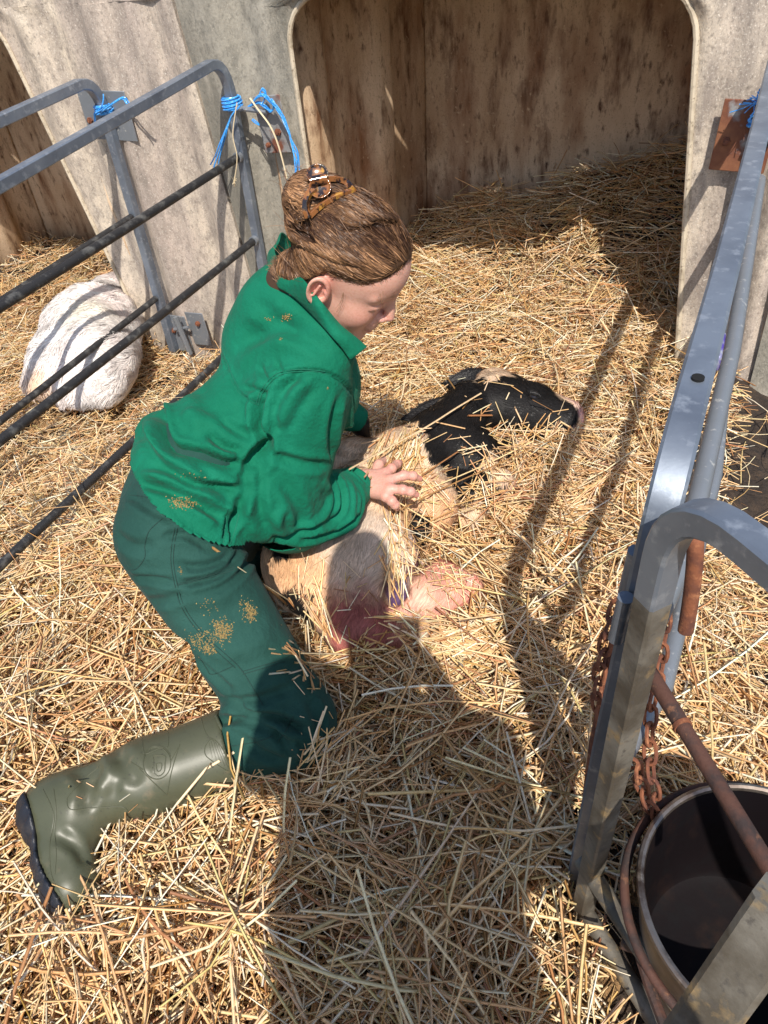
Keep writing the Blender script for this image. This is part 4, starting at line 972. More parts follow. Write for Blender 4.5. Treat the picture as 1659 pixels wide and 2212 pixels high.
clip = MB(); clip.tube(smp(cpts([(600, 235), (690, 222), (780, 245), (840, 285), (866, 338)], .012)), .0046, prof=SQ); clip.build('clip_arm', M_tort, co_)
kc = _z1([(562, 240)])[0]; kd = pr_depth(ch(*kc, .02)); C0 = atD(*kc, kd)
ux, uy = unit(atD(kc[0] + 10, kc[1] - 2, kd) - C0), unit(atD(kc[0] + 2, kc[1] + 10, kd) - C0); uz = unit(np.cross(ux, uy))
clip = MB()
for oy, rr2, th_ in ((.0035 + .008, .0165, 0), (-.0105, .0155, 0)):
    V_ = []; m = 20
    for i in range(9):
        for j in range(m):
            a = 2 * math.pi * j / m; r = rr2 * math.sin(math.pi * (i + .5) / 9 * .5 + .08) 
            V_.append(C0 + ux * r * math.cos(a) + uy * (r * .92 * math.sin(a) + oy) + uz * (.004 * math.cos(math.pi * (i + .5) / 18) * 1.2))
    clip.add(V_, [(i * m + j, i * m + (j + 1) % m, (i + 1) * m + (j + 1) % m, (i + 1) * m + j) for i in range(8) for j in range(m)] + [tuple(range(m))])
s = clip.build('clip_thumb_grip', M_tort, co_).modifiers.new('shell', 'SOLIDIFY'); s.thickness = .002
clip = MB(); clip.tube([C0 - ux * .013 - uz * .001, C0 + ux * .013 - uz * .001], .0075, 12)
clip.build('clip_spring', M_tort, co_)
for t_ in np.linspace(.05, .95, 10):
    clip = MB()
    a = cpts([(478, 568), (560, 484), (680, 404), (790, 359), (860, 340)], .004); i = int(t_ * (len(a) - 1)); b = a[i]
    clip.tube([b, b + unit(atD(700, 460, 1.3) - b) * .010 + uy * .006, b + uy * .012 + uz * .008 * (1 if uz @ (b - CAMC) > 0 else -1)], [.0018, .0016, .0008], 6); clip.build('clip_tooth', M_tort, co_)
# ================================================================ newborn calf
M_fur = mat('wet_calf_coat', rough=.40, spec=.4, attr=True, noise=[(70, (1, 1, 1), (.75, .62, .50, 'm'), .5, .7)], bump=[(130, (1, 1, 1), .7, .006)])
M_furh = mat('calf_hair', rough=.58, spec=.22, attr=True)
M_eye = mat('dark_wet_eye', (.008, .006, .006), .06, spec=.8, coat=.8)
calf = empty('calf', (-.66, 1.15, 0), label='newborn black and cream calf lying in the straw under the hand of the kneeling person', cat='calf')
c_rump = A_(672, 1235, .115); c_mid = A_(775, 1115, .125); c_ch = A_(868, 1015, .125); c_nk = A_(945, 955, .12); c_pol = A_(1015, 880, .125)
nose = A_(1245, 897, .075); eye = A_(1153, 858, .155)
hfwd = unit(nose - A_(1060, 850, .12)); hcen = A_(1110, 872, .105)
hup = unit(A_(1110, 800, .11) - A_(1110, 930, .10)); hup = unit(hup - hfwd * (hup @ hfwd)); hsd = unit(np.cross(hfwd, hup)); hsd = hsd if hsd[2] > 0 else -hsd
KM = np.array([hfwd, hup, hsd])          # head frame: forward, forehead side, out of the picture side
KS = W(1.34, 1.62, 1.25)
def kw(q): return hcen + (np.asarray(q) * KS) @ KM
CB = [cap(c_rump, c_mid, .104, .112), cap(c_mid, c_ch, .112, .104), cap(c_ch, c_nk, .095, .082), cap(c_nk, c_pol, .082, .074), ell(A_(640, 1200, .14), (.075, .075, .07)),
      ell(A_(800, 1200, .12), (.11, .12, .10)), ell(A_(905, 1090, .10), (.10, .10, .085)), ell(A_(760, 1010, .14), (.07, .09, .075)),
      ell(A_(1000, 980, .09), (.10, .09, .08)),
      # head
      ell(kw((-.035, .0, .0)), (.090, .098, .068), KM), cap(kw((-.01, -.008, .0)), kw((.100, .000, -.008)), .100, .070, flat=hsd, fk=.80),
      ell(kw((-.05, .050, .0)), (.058, .038, .044), KM), cap(kw((-.02, .050, .004)), kw((.10, .016, -.004)), .024, .022), cap(kw((-.04, -.045, .0)), kw((.10, -.036, -.012)), .030, .018),
      ell(kw((.124, -.002, -.004)), (.030, .062, .040), KM), ell(kw((.108, -.038, -.014)), (.026, .020, .026), KM), ell(kw((.045, .016, .040)), (.030, .018, .012), KM),
      # hind leg pink, reaching right
      cap(A_(830, 1310, .085), A_(930, 1285, .075), .050, .050), cap(A_(930, 1285, .075), A_(1008, 1268, .055), .046, .038), ell(A_(955, 1260, .07), (.055, .055, .045)),
      # other hind leg, bloody, towards the camera
      cap(A_(700, 1290, .10), A_(760, 1360, .080), .064, .056), cap(A_(760, 1360, .080), A_(885, 1362, .065), .054, .042),
      # front legs folded
      cap(A_(960, 1060, .075), A_(1080, 1045, .06), .052, .038), cap(A_(1080, 1045, .06), A_(1010, 1120, .045), .034, .028),
      cap(A_(1040, 990, .06), A_(1150, 975, .045), .045, .032), cap(A_(1150, 975, .045), A_(1205, 945, .035), .030, .026), ell(A_(885, 1150, .075), (.065, .06, .05)),
      cap(A_(860, 1190, .06), A_(900, 1210, .04), .035, .03)]
calfbase = union([(f, .035) for f in CB[:9]] + [(f, .018) for f in CB[9:17]] + [(f, .022) for f in CB[17:]], .03)
def ribs(P):
    t = (P - c_rump) @ unit(c_ch - c_rump); return .0022 * np.sin(t * 2 * math.pi / .034) * np.clip((t - .12) / .08, 0, 1) * np.clip((.40 - t) / .08, 0, 1)
def calffn(P):
    d = calfbase(P)
    gap = ell(A_(856, 1262, .135), (.030, .050, .065))(P); d = -smin(-d, gap, .02)
    sock = ell(eye + (0, 0, 0), (.017, .013, .013), KM)(P)
    d = -smin(-d, sock, .008)
    n1 = ell(kw((.146, .010, .012)), (.006, .005, .006), KM)(P); d = -smin(-d, n1, .004)
    m1 = cap(kw((.150, -.024, .004)), kw((.085, -.026, .024)), .0022, .0018)(P); return -smin(-d, m1, .003)
lo = (-1.0, .72, -.02); hi = (-.20, 2.05, .30)
V, Fq = surface(calffn, lo, hi, .0052); V = refine(calffn, V, 1)
_n = vnormals(V, Fq); V = V + _n * ribs(V)[:, None]
def ppx(P):
    c = (np.asarray(P) - CAMC) @ CAMM; return np.stack([c[:, 0] / c[:, 2] * F_PX + CX, c[:, 1] / c[:, 2] * F_PX + CY], 1)
CREAM, TAN, BLK, PINK, BLOOD, VIO, WHT = W(.76, .57, .40), W(.66, .37, .19), W(.010, .009, .009), W(.74, .33, .26), W(.34, .08, .08), W(.10, .06, .17), W(.85, .75, .62)
# coat patches and painted belly and gap shade, as balls in space (centre, radius, colour, softness)
def pat(px, py, z, r, c, s=.012, k=1.0): return (A_(px, py, z), r, c, s, k)
PATCH = [pat(700, 1200, .23, .13, W(.60, .34, .18), .07, .6), pat(800, 1230, .16, .09, W(.50, .36, .27), .06, .6), pat(880, 1130, .14, .07, W(.56, .34, .2), .05, .6), pat(640, 1230, .2, .08, TAN, .05, .7), pat(880, 1080, .15, .09, TAN, .06, .5), pat(960, 1130, .1, .07, TAN, .04, .7), pat(800, 1180, .2, .10, W(.62, .52, .44), .05, .7),  # grey-brown balls on the belly put its shade into the coat colour
         pat(950, 1255, .07, .085, PINK, .03, .95), pat(990, 1280, .04, .07, PINK, .03, .9), pat(790, 1370, .12, .110, BLOOD, .06, .9), pat(860, 1375, .05, .05, PINK * .8, .03, .7), pat(730, 1345, .06, .06, W(.45, .22, .2), .03, .7),
         pat(856, 1258, .09, .055, W(.05, .025, .08), .03, .9), pat(905, 1290, .12, .065, W(.72, .38, .29), .04, .8), pat(885, 1205, .09, .055, VIO, .04, .7), pat(850, 1290, .07, .03, VIO, .02, .9), pat(1100, 1060, .05, .04, PINK * .7, .03, .4),  # near-black violet ball paints the shaded belly-leg gap, tinted like the spray
         pat(905, 1145, .12, .045, BLK), pat(620, 1186, .2, .040, BLK), pat(655, 1290, .12, .052, BLK), pat(695, 1375, .05, .05, BLK, .02, .9),
         pat(985, 955, .17, .105, BLK), pat(1000, 985, .15, .08, BLK), pat(1010, 1030, .12, .060, BLK), pat(1060, 1060, .09, .040, BLK), pat(1040, 900, .16, .13, BLK), pat(935, 905, .17, .085, BLK), pat(1000, 850, .15, .07, BLK),
         pat(1130, 880, .12, .100, BLK), pat(1180, 905, .10, .085, BLK), pat(1215, 920, .08, .045, BLK), pat(940, 1050, .13, .028, W(.05, .05, .055), .02, .8)]
BLZ = [A_(1075, 795, .12), A_(1140, 798, .13), A_(1200, 826, .12), A_(1248, 872, .10)]
def coat(P):
    c = np.tile(CREAM, (len(P), 1)); nz = .022 * vnoise(P, 38, 3) + .010 * vnoise(P, 110, 5)
    c = blend(c, TAN, .5 * np.clip(vnoise(P, 11, 8) + .3, 0, 1))
    for ctr, r, cc, s, k in PATCH:
        d = np.linalg.norm(P - ctr, axis=1) + nz; c = blend(c, cc, k * np.clip((r - d) / s + .5, 0, 1))
    d, t = poly_dist(P, BLZ); wd = np.interp(t, [0, .3, .6, 1], [.056, .048, .040, .034]); c = blend(c, W(.82, .58, .48), np.clip((wd - d - nz * .3) / .008 + .5, 0, 1))
    for q, r, cc in ((kw((.146, .0, .005)), .030, W(.74, .42, .40)), (kw((.14, -.036, .0)), .020, W(.60, .40, .42))):
        d = np.linalg.norm(P - q, axis=1) + nz * .3; c = blend(c, cc, np.clip((r - d) / .008 + .5, 0, 1))
    return c
np_mesh('body', V, Fq, M_fur, calf, col=coat(V)); calf_body = calf.children[0]
ct = bvh(V, Fq); CN = vnormals(V, Fq)
# eye with lids and lashes
k = MB(); er = .0125; Ve = []
e0 = hit(ct, 1153, 858); e0 = eye if e0 is None else e0; en = unit(hsd * .9 + hup * .15)
s_e, f_e = surface(lambda P: ell(e0 - en * .002, (.0150, .0115, .010), KM)(P), e0 - .03, e0 + .03, .0012); np_mesh('eye', s_e, f_e, M_eye, calf)
k = MB()
for sgn, bul in ((1, .0115), (-1, .0095)):
    L_ = [e0 + en * (.0035 - .004 * abs(x) ** 2) + hfwd * .017 * x + hup * sgn * bul * (1 - x * x) for x in np.linspace(-1, 1, 9)]; k.tube(L_, .0024, 8)
k.build('eyelids', mat('black_wet_skin', (.015, .012, .012), .3, noise=[(80, (1, 1, 1), (.12, .07, .06), .55, .7)]), calf)
k = MB()
for x in np.linspace(-.6, .9, 13):
    a = e0 + en * .006 + hfwd * .016 * x + hup * .011 * (1 - x * x); k.tube([a, a + en * .006 + hfwd * .003 * x - hup * .006, a + en * .009 - hup * .016 + hfwd * .004 * x], [.0005, .0004, .0002], 4)
k.build('eyelashes', mat('grey_lashes', (.35, .33, .32), .5), calf)
# ears: cupped leaves
def leaf(root_, tip, wid, nrm, cup, name, th=.004, par=None, colr=None):
    V = []; F = []; m, n = 12, 8; ax = tip - root_; sd_ = unit(np.cross(ax, nrm)); nn = unit(np.cross(sd_, ax))
    for i in range(m + 1):
        u = i / m; w_ = wid * (math.sin(math.pi * min(1, u * .92 + .12)) ** .75)
        for j in range(n + 1):
            v = j / n * 2 - 1; V.append(root_ + ax * u + sd_ * w_ * v + nn * (cup * (v * v) * w_ / wid - .015 * math.sin(math.pi * u)))
    for i in range(m):
        for j in range(n): F.append((i * (n + 1) + j, (i + 1) * (n + 1) + j, (i + 1) * (n + 1) + j + 1, i * (n + 1) + j + 1))
    V = np.array(V); o = np_mesh(name, V, np.array(F), M_fur, par or calf, col=np.tile(BLK if colr is None else colr, (len(V), 1))); s = o.modifiers.new('s', 'SOLIDIFY'); s.thickness = th; s.offset = 0
    s = o.modifiers.new('u', 'SUBSURF'); s.levels = 1; s.render_levels = 1
    return V, np.array(F), unit(-ax)
E1 = leaf(A_(1020, 868, .185), A_(868, 905, .170), .056, W(0, -.1, 1), .012, 'ear')
E2 = leaf(A_(1055, 818, .14), A_(960, 826, .115), .046, W(.0, -.4, 1), .010, 'ear')
# short wet coat, drawn as locks of hair lying along the body
def furlocks(V, Fq, n, flow, colf, L=(.012, .024), wd=.0011, lift=.30, seed=1, keep=None, curl=.35, clump=35):
    r = np.random.default_rng(seed); A, B, C_, D_ = (V[Fq[:, i]] for i in range(4)); area = np.linalg.norm(np.cross(C_ - A, D_ - B), axis=1) / 2
    fi = r.choice(len(Fq), n, p=area / area.sum()); u, v = r.random((2, n, 1)); P = (A[fi] * (1 - u) + B[fi] * u) * (1 - v) + (D_[fi] * (1 - u) + C_[fi] * u) * v
    Nn = np.cross(C_ - A, D_ - B)[fi]; Nn /= np.linalg.norm(Nn, axis=1, keepdims=True) + 1e-12
    if keep is not None: m = keep(P, Nn); P, Nn = P[m], Nn[m]; n = len(P)
    d = flow(P) + curl * np.stack([vnoise(P, clump, 40), vnoise(P, clump, 41), vnoise(P, clump, 42)], -1) * 1.6 + r.normal(0, .12, (n, 3))
    d -= Nn * (d * Nn).sum(1, keepdims=True); d /= np.linalg.norm(d, axis=1, keepdims=True) + 1e-9
    s = np.cross(d, Nn); Ln = r.uniform(*L, (n, 1)); w_ = wd * r.uniform(.6, 1.5, (n, 1)); c1 = np.stack([vnoise(P, clump, 50)] * 3, -1)
    rows = []
    for t, ww in ((0, 1.), (.45, .9), (1., .12)):
        q = P + d * Ln * t + Nn * Ln * lift * (t * (1.25 - t)) * r.uniform(.4, 1.2, (n, 1)) + s * Ln * .25 * t * t * c1 + Nn * .0004
        rows += [q - s * w_ * ww, q + s * w_ * ww]
    VV = np.stack(rows, 1).reshape(-1, 3); b = (np.arange(n) * 6)[:, None, None]; FF = (b + np.array([[0, 1, 3, 2], [2, 3, 5, 4]])[None]).reshape(-1, 4)
    c = colf(P) * r.uniform(.7, 1.2, (n, 1)) * (1 + .25 * c1[:, :1]); return VV, FF, np.clip(np.repeat(c, 6, 0), 0, .95)
axb = unit(c_rump - c_ch)
def flow(P):
    hd = np.linalg.norm(P - hcen, axis=1) < .17; f = np.tile(axb + W(.25, -.2, -.1), (len(P), 1)); f[hd] = -hfwd
    lg = (P[:, 2] < .09) & ~hd; f[lg] += W(.6, -.3, -.3); return f
up_keep = lambda P, Nn: (Nn[:, 2] > -.35) & (P[:, 2] > .0) & (np.linalg.norm(P - e0, axis=1) > .021) & (np.linalg.norm(P - kw((.150, -.006, .0)), axis=1) > .034)
fl = [furlocks(V, Fq, 70000, flow, coat, keep=up_keep, seed=3, wd=.0011, lift=.24)]
for (ev, ef, dr) in (E1, E2): fl.append(furlocks(ev, ef, 3500, lambda P, d=-dr: np.tile(d, (len(P), 1)), lambda P: np.tile(BLK * 1.5, (len(P), 1)), L=(.010, .02), seed=6))
VV, FF, CC = merge(fl); np_mesh('coat_hair', VV, FF, M_furh, calf_body, col=CC)
# tail tuft
k = MB(); k.tube(spline([A_(625, 1215, .13), A_(640, 1265, .11), A_(668, 1310, .07), A_(690, 1345, .04)], 5), [.016 - .0004 * i for i in range(16)], 8); k.build('tail', mat('black_tail', (.012, .01, .01), .5, bump=[(120, (1, 1, 1), .8, .005)]), calf)
# navel cord with violet spray
k = MB(); k.tube(spline([A_(858, 1215, .07), A_(866, 1240, .055), A_(845, 1268, .04), A_(835, 1290, .03)], 5), [.011 - .0004 * i for i in range(16)], 8); k.build('navel_cord', mat('violet_navel', (.05, .025, .09), .4, noise=[(60, (1, 1, 1), (.12, .03, .05), .5, .65)], bump=[(90, (1, 1, 1), .6, .004)]), calf)

# ================================================================ white calf, left
calf2 = empty('calf', (-2.5, 2.0, -.2), label='white calf curled up asleep on the straw behind the left fence', cat='calf')
CW = [ell(A_(190, 742, -.11), (.18, .30, .150)), cap(A_(200, 690, -.06), A_(215, 780, -.08), .15, .15), ell(A_(165, 715, -.09), (.14, .14, .14)), ell(A_(235, 690, -.08), (.10, .13, .13)), ell(A_(150, 790, -.10), (.14, .15, .11)), ell(A_(245, 770, -.10), (.08, .12, .11)),
      ell(A_(232, 775, -.12), (.09, .13, .12)), ell(A_(215, 840, -.15), (.10, .09, .08)), cap(A_(180, 830, -.13), A_(100, 820, -.13), .085, .065), ell(A_(95, 830, -.13), (.07, .065, .055)), cap(A_(215, 850, -.17), A_(150, 865, -.17), .045, .035), cap(A_(235, 650, -.06), A_(262, 640, -.08), .10, .10)]
cwf = union([(f, .05) for f in CW], .05)
V, Fq = surface(cwf, (-3.05, 1.35, -.33), (-1.98, 2.9, .2), .011); V = refine(cwf, V, 1); V = V + vnormals(V, Fq) * (.006 * vnoise(V, 18, 3))[:, None]
def cw_col(P):
    c = np.tile(W(.86, .80, .76), (len(P), 1)); c = blend(c, W(.80, .62, .60), .5 * np.clip(vnoise(P, 9, 2), 0, 1)); c = blend(c, W(.82, .77, .60), .6 * np.exp(-(np.linalg.norm(P - A_(190, 675, .06), axis=1) / .09) ** 2))
    c = blend(c, W(.68, .46, .30), .85 * np.exp(-(np.linalg.norm(P - A_(85, 830, -.10), axis=1) / .075) ** 4)); return blend(c, W(.12, .12, .13), .8 * np.exp(-(np.linalg.norm(P - A_(205, 862, -.17), axis=1) / .07) ** 4))
b2 = np_mesh('body', V, Fq, M_fur, calf2, col=cw_col(V))
hc2 = A_(190, 740, .05)
def flow2(P): d = P - hc2; f = np.stack([-d[:, 1] - .3, d[:, 0] - .5 * np.ones(len(P)), -.3 * np.ones(len(P))], -1); return f / np.linalg.norm(f, axis=1, keepdims=True)
VV, FF, CC = furlocks(V, Fq, 42000, flow2, cw_col, L=(.02, .042), wd=.0019, lift=.32, seed=8, curl=1.0, clump=26, keep=lambda P, N_: (N_[:, 2] > -.3))
np_mesh('coat_hair', VV, FF, M_furh, b2, col=CC)
leaf(A_(112, 800, -.05), A_(66, 848, -.10), .045, W(.2, -.3, 1), .012, 'ear', par=calf2, colr=W(.66, .46, .32))
# ================================================================ the one who takes the picture, standing behind the camera
ph = empty('person', (0, -.2, -.05), label='standing person in a dark jacket just behind the camera, holding up a phone', cat='person')
camr, camd, camf = CAMM[:, 0], CAMM[:, 1], CAMM[:, 2]
pc = CAMC - camf * .014
hL, hR = pc - camr * .052 + camd * .03 - camf * .012, pc + camr * .052 + camd * .03 - camf * .012
sL, sR = W(-.15, -.17, 1.37), W(.24, -.17, 1.36)
pp = [ell((-.06, -.03, 1.65), (.058, .08, .11)), cap((-.04, -.08, 1.57), (.03, -.18, 1.38), .05, .06), cap(sL, sR, .065, .065), cap((-.03, -.24, 1.27), (-.02, -.28, .55), .12, .13), cap((.12, -.24, 1.27), (.15, -.28, .55), .13, .17),
      cap((-.04, -.24, .86), (-.05, -.24, .45), .085, .06), cap((-.05, -.24, .45), (-.05, -.27, .03), .055, .045), cap((.12, -.24, .86), (.15, -.25, .45), .085, .06), cap((.15, -.25, .45), (.15, -.28, .03), .055, .045),
      cap((-.05, -.29, .0), (-.06, -.14, -.01), .045, .04), cap((.15, -.30, .0), (.16, -.15, -.01), .045, .04),
      cap(sL, (-.22, -.17, 1.10), .052, .042), cap((-.22, -.17, 1.10), hL, .040, .026), cap(sR, (.27, -.15, 1.09), .052, .042), cap((.27, -.15, 1.09), hR, .040, .026)]
hn = []
for h_, s_2 in ((hL, 1), (hR, -1)):
    hn.append(ell(h_ - camf * .008, (.026, .026, .026)))
    for i in range(4):
        b = pc - camr * s_2 * .046 + camd * (.045 - i * .018) - camf * .010; hn.append(cap(h_ + camd * (.01 - .008 * i) - camf * .01, b, .010, .008)); hn.append(cap(b, b + camr * s_2 * .016 - camf * .004, .008, .006))
    hn.append(cap(h_, pc - camr * s_2 * .03 + camd * .05 - camf * .020, .012, .009))
pf = union([(f, .03) for f in pp] + [(f, .006) for f in hn], .03)
V, Fq = surface(pf, (-.40, -.48, -.06), (.48, .08, 1.80), .013)
V, Fq = cutmesh(V, Fq, ((V - pc) @ camf < .004) | (np.linalg.norm(V - pc, axis=1) > .25))
def phc(P):
    c = np.tile(W(.03, .035, .05), (len(P), 1)); c[P[:, 2] > 1.50] = W(.62, .36, .28); c[P[:, 2] < .92] = W(.02, .03, .06); c[P[:, 2] < .25] = W(.04, .045, .03)
    c[np.linalg.norm(P - pc, axis=1) < .10] = W(.62, .36, .28); return c
np_mesh('body', V, Fq, mat('figure_skin_and_clothes', rough=.8, attr=True), ph, col=phc(V))
V, Fq = surface(union([ell((-.06, -.055, 1.675), (.064, .084, .11)), ell((-.06, -.10, 1.60), (.055, .05, .10))], .03), (-.20, -.25, 1.42), (.1, .10, 1.83), .012)
hm = ~((V[:, 1] > -.01) & (V[:, 2] < 1.70)); V, Fq = cutmesh(V, Fq, hm); np_mesh('hair', V, Fq, mat('dark_hair', (.04, .025, .015), .5), ph)
k = MB(); k.box(pc - camf * .001, camr * .036, camd * .074, camf * .004); tag(k.build('phone', mat('black_phone_glass', (.01, .01, .012), .1), None, bevel=.003), 'black phone held up by the standing person', 'phone')
# ================================================================ bucket, chains, pins, twine
def dl_(p): return pr_depth(p)
def torus_link(k, c, t, s, L, Wd, r, n=14, m=6):
    n_ = np.cross(t, s); P = []
    for i in range(n):
        a = 2 * math.pi * i / n; x, y = math.cos(a), math.sin(a)
        P.append(c + t * ((L / 2 - Wd / 2) * np.sign(x) * min(1, abs(x) * 1.6) + Wd / 2 * x) + s * Wd / 2 * y)
    k.tube(P, r, m, closed=True)
BC = W(.222, .488, 0)
bk = empty('bucket', (.222, .488, .0), label='dark round metal bucket hanging in a ring at the lower right, a few straws inside', cat='bucket')
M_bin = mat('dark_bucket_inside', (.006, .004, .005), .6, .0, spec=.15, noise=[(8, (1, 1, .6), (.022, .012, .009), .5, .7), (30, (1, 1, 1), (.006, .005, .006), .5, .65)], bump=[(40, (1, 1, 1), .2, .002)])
M_rim = mat('worn_steel_rim', (.30, .25, .21), .30, .85, noise=[(14, (1, 1, 1), (.12, .08, .06), .45, .6), (60, (1, 1, 1), (.45, .36, .28), .58, .7)])
def rev(k, prof, n=56, c=BC):
    V = [(c[0] + r * math.cos(2 * math.pi * j / n), c[1] + r * math.sin(2 * math.pi * j / n), z) for r, z in prof for j in range(n)]
    k.add(V, [(i * n + j, i * n + (j + 1) % n, (i + 1) * n + (j + 1) % n, (i + 1) * n + j) for i in range(len(prof) - 1) for j in range(n)])
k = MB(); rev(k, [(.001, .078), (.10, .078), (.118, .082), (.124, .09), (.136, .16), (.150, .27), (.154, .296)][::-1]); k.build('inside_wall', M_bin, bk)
k = MB(); rev(k, [(.001, .028), (.105, .028), (.121, .034), (.127, .058), (.141, .16), (.155, .27), (.159, .296)]); k.build('shell', mat('dull_bucket_steel', (.16, .13, .12), .45, .6, noise=[(12, (1, 1, 1), (.07, .05, .045), .45, .6)]), bk)
k = MB(); k.tube([BC + W(.1575 * math.cos(a), .1575 * math.sin(a), .299) for a in np.linspace(0, 2 * math.pi, 72)[:-1]], .0055, 8, closed=True); k.build('rim', M_rim, bk)
k = MB(); rev(k, [(.128, .112), (.131, .115), (.129, .119)]); k.build('pressed_rib', M_bin, bk)
# ring holder on the gate
k = MB(); k.tube([BC + W(.172 * math.cos(a) - .002, .172 * math.sin(a), .268 + .006 * math.sin(a)) for a in np.linspace(0, 2 * math.pi, 64)[:-1]], .0065, 10, closed=True); rg = k.build('bucket_ring', M_rustdark, f4)
a0 = atD(1372, 2030, 1.07); k = MB(); k.box(a0, W(.018, 0, 0), W(0, .016, 0), W(0, 0, .014)); k.tube([a0 - W(.0, 0, .03), a0 + W(0, 0, .03)], .010, 8); k.build('ring_clamp', M_rustdark, rg, bevel=.003)
k = MB(); k.tube([a0, a0 + W(.03, -.05, -.01), a0 + W(.10, -.16, -.01)], .008, 8); k.build('ring_arm', M_rustdark, rg)
# rusty latch bar over the bucket
k = MB(); k.tube([atD(1390, 1430, .90) + (atD(1665, 1880, .70) - atD(1390, 1430, .90)) * q for q in (0, .35, .36, .7, 1.0, 1.35)], [.0095, .0095, .0088, .0088, .0088, .0088], 12); lb = k.build('latch_bar', M_rustdark, f4)
k = MB(); p0, p1 = atD(1390, 1430, .90), atD(1665, 1880, .70); k.tube([p0, p0 * .97 + p1 * .03], .0108, 12); k.build('bar_collar', M_rust, lb); k = MB(); k.tube([p0 * .65 + p1 * .35, p0 * .63 + p1 * .37], .0108, 12); k.build('bar_collar', M_rust, lb)
# brace close to the camera
k = MB(); k.tube([atD(1440, 2320, .66), atD(1700, 1950, .58)], .0225, prof=SQ); k.build('brace', M_grimy, f4)
# hanging drop pin
k = MB(); k.tube(spline([atD(1440, 1150, .80), atD(1474, 1146, .79), atD(1497, 1160, .79), atD(1502, 1190, .795), atD(1494, 1280, .83), atD(1481, 1362, .865)], 6), .0092, 12); k.build('drop_pin', M_rust, f4)
# hinge rod behind the post
k = MB(); k.tube([atD(1328, 1390, 1.02), atD(1285, 1600, 1.12), atD(1252, 1860, 1.25), atD(1238, 2010, 1.31)], .0085, 10); k.build('hinge_rod', M_rust, f3)
for y_ in (1190, 1290): k = MB(); k.tube([atD(1374 - (y_ - 1190) * .22, y_, .74), atD(1352 - (y_ - 1190) * .22, y_ + 90, .79)], .0085, 10); k.build('hinge_sleeve', M_galv, f3)
# chains
def chain(L, rt, label, parent_m, link=.034):
    root = empty('chain', atD(*L[0]), label=label, cat='chain', group='rusty chains on the gate post'); P = np.array(spline([np.array(atD(*p)) for p in L], 14)); seg = np.linalg.norm(np.diff(P, axis=0), axis=1); cum = np.concatenate([[0], np.cumsum(seg)])
    n = int(cum[-1] / (link * .72)); 
    for i in range(n):
        s0 = (i + .5) * cum[-1] / n; c = np.array([np.interp(s0, cum, P[:, j]) for j in range(3)]); c2 = np.array([np.interp(s0 + .004, cum, P[:, j]) for j in range(3)]); t = unit(c2 - c) if np.linalg.norm(c2 - c) > 1e-6 else unit(P[-1] - P[-2])
        a = unit(np.cross(t, camr * .3 + camf)); b = np.cross(t, a); s_ = a * math.cos(i * 1.5708 + .5) + b * math.sin(i * 1.5708 + .5)
        k = MB(); torus_link(k, c, t, s_, link, link * .56, .0030); k.build('link', parent_m, root)
    return root
chain([(1334, 1305, 1.0), (1306, 1400, 1.02), (1291, 1500, 1.05), (1306, 1580, 1.06), (1338, 1634, 1.04), (1376, 1655, 1.02), (1384, 1690, 1.03), (1402, 1740, 1.05), (1424, 1775, 1.07)], 0, 'rusty chain looping round the left side of the gate post to the bucket ring', M_rust)
chain([(1436, 1325, 1.03), (1430, 1390, 1.05), (1424, 1450, 1.07), (1406, 1540, 1.08), (1404, 1620, 1.08), (1408, 1690, 1.07), (1424, 1752, 1.08)], 0, 'rusty chain hanging straight down on the right side of the gate post', M_rust)
# twine
M_pale = mat('pale_string', (.70, .58, .38), .7)
def wrap(c, r, n=3, h=.02, tw=.0032, up=(0, 0, 1)):
    return [W(*c) + W(r * math.cos(a), r * math.sin(a), h * (a / (2 * math.pi * n) - .5)) for a in np.linspace(0, 2 * math.pi * n, 16 * n)]
def strands(k, P, n=3, r=.0016, sp=.0022, seed=0, fray=.0):
    r_ = np.random.default_rng(seed); P = np.array(P); m = len(P)
    for i in range(n):
        a = 6.283 * i / n; off_ = np.stack([[sp * math.cos(a + j * .5), sp * math.sin(a + j * .5), sp * math.sin(a + 1 + j * .5)] for j in range(m)]); fr = fray * (np.arange(m) / m)[:, None] ** 2 * r_.normal(size=3)
        k.tube(list(P + off_ + fr), r, 5)
def tw(name, label, draw, loc, m=M_twine, cat='twine', grp='blue baler twine knots'):
    k = MB(); draw(k); o = k.build(name, m, None); tag(o, label, cat, grp); return o
YB = YW - .05
def d1(k):
    c = (xm(.73), YW - .05, .735)
    for q in (0, 1): strands(k, wrap((c[0], c[1], c[2] + .012 * q), .030, 2, .02), 2, .0028, .0025, q)
    for e, s_ in (((-.05, -.02, -.07), 3), ((.05, -.02, .03), 4)): strands(k, spline([W(*c) + W(-.02, -.03, 0), W(*c) + W(*e) * .6 + W(0, -.02, 0), W(*c) + W(*e)], 6), 3, .0024, .002, s_, .02)
    strands(k, spline([W(*c) + W(0, -.032, 0), atY(262, 212, YB - .02), atY(275, 222, YB - .02), atY(300, 238, YB - .03)], 6), 3, .0024, .002, 9, .01)
tw('baler_twine', 'short blue twine knot on the leftmost fence post', d1, 0)
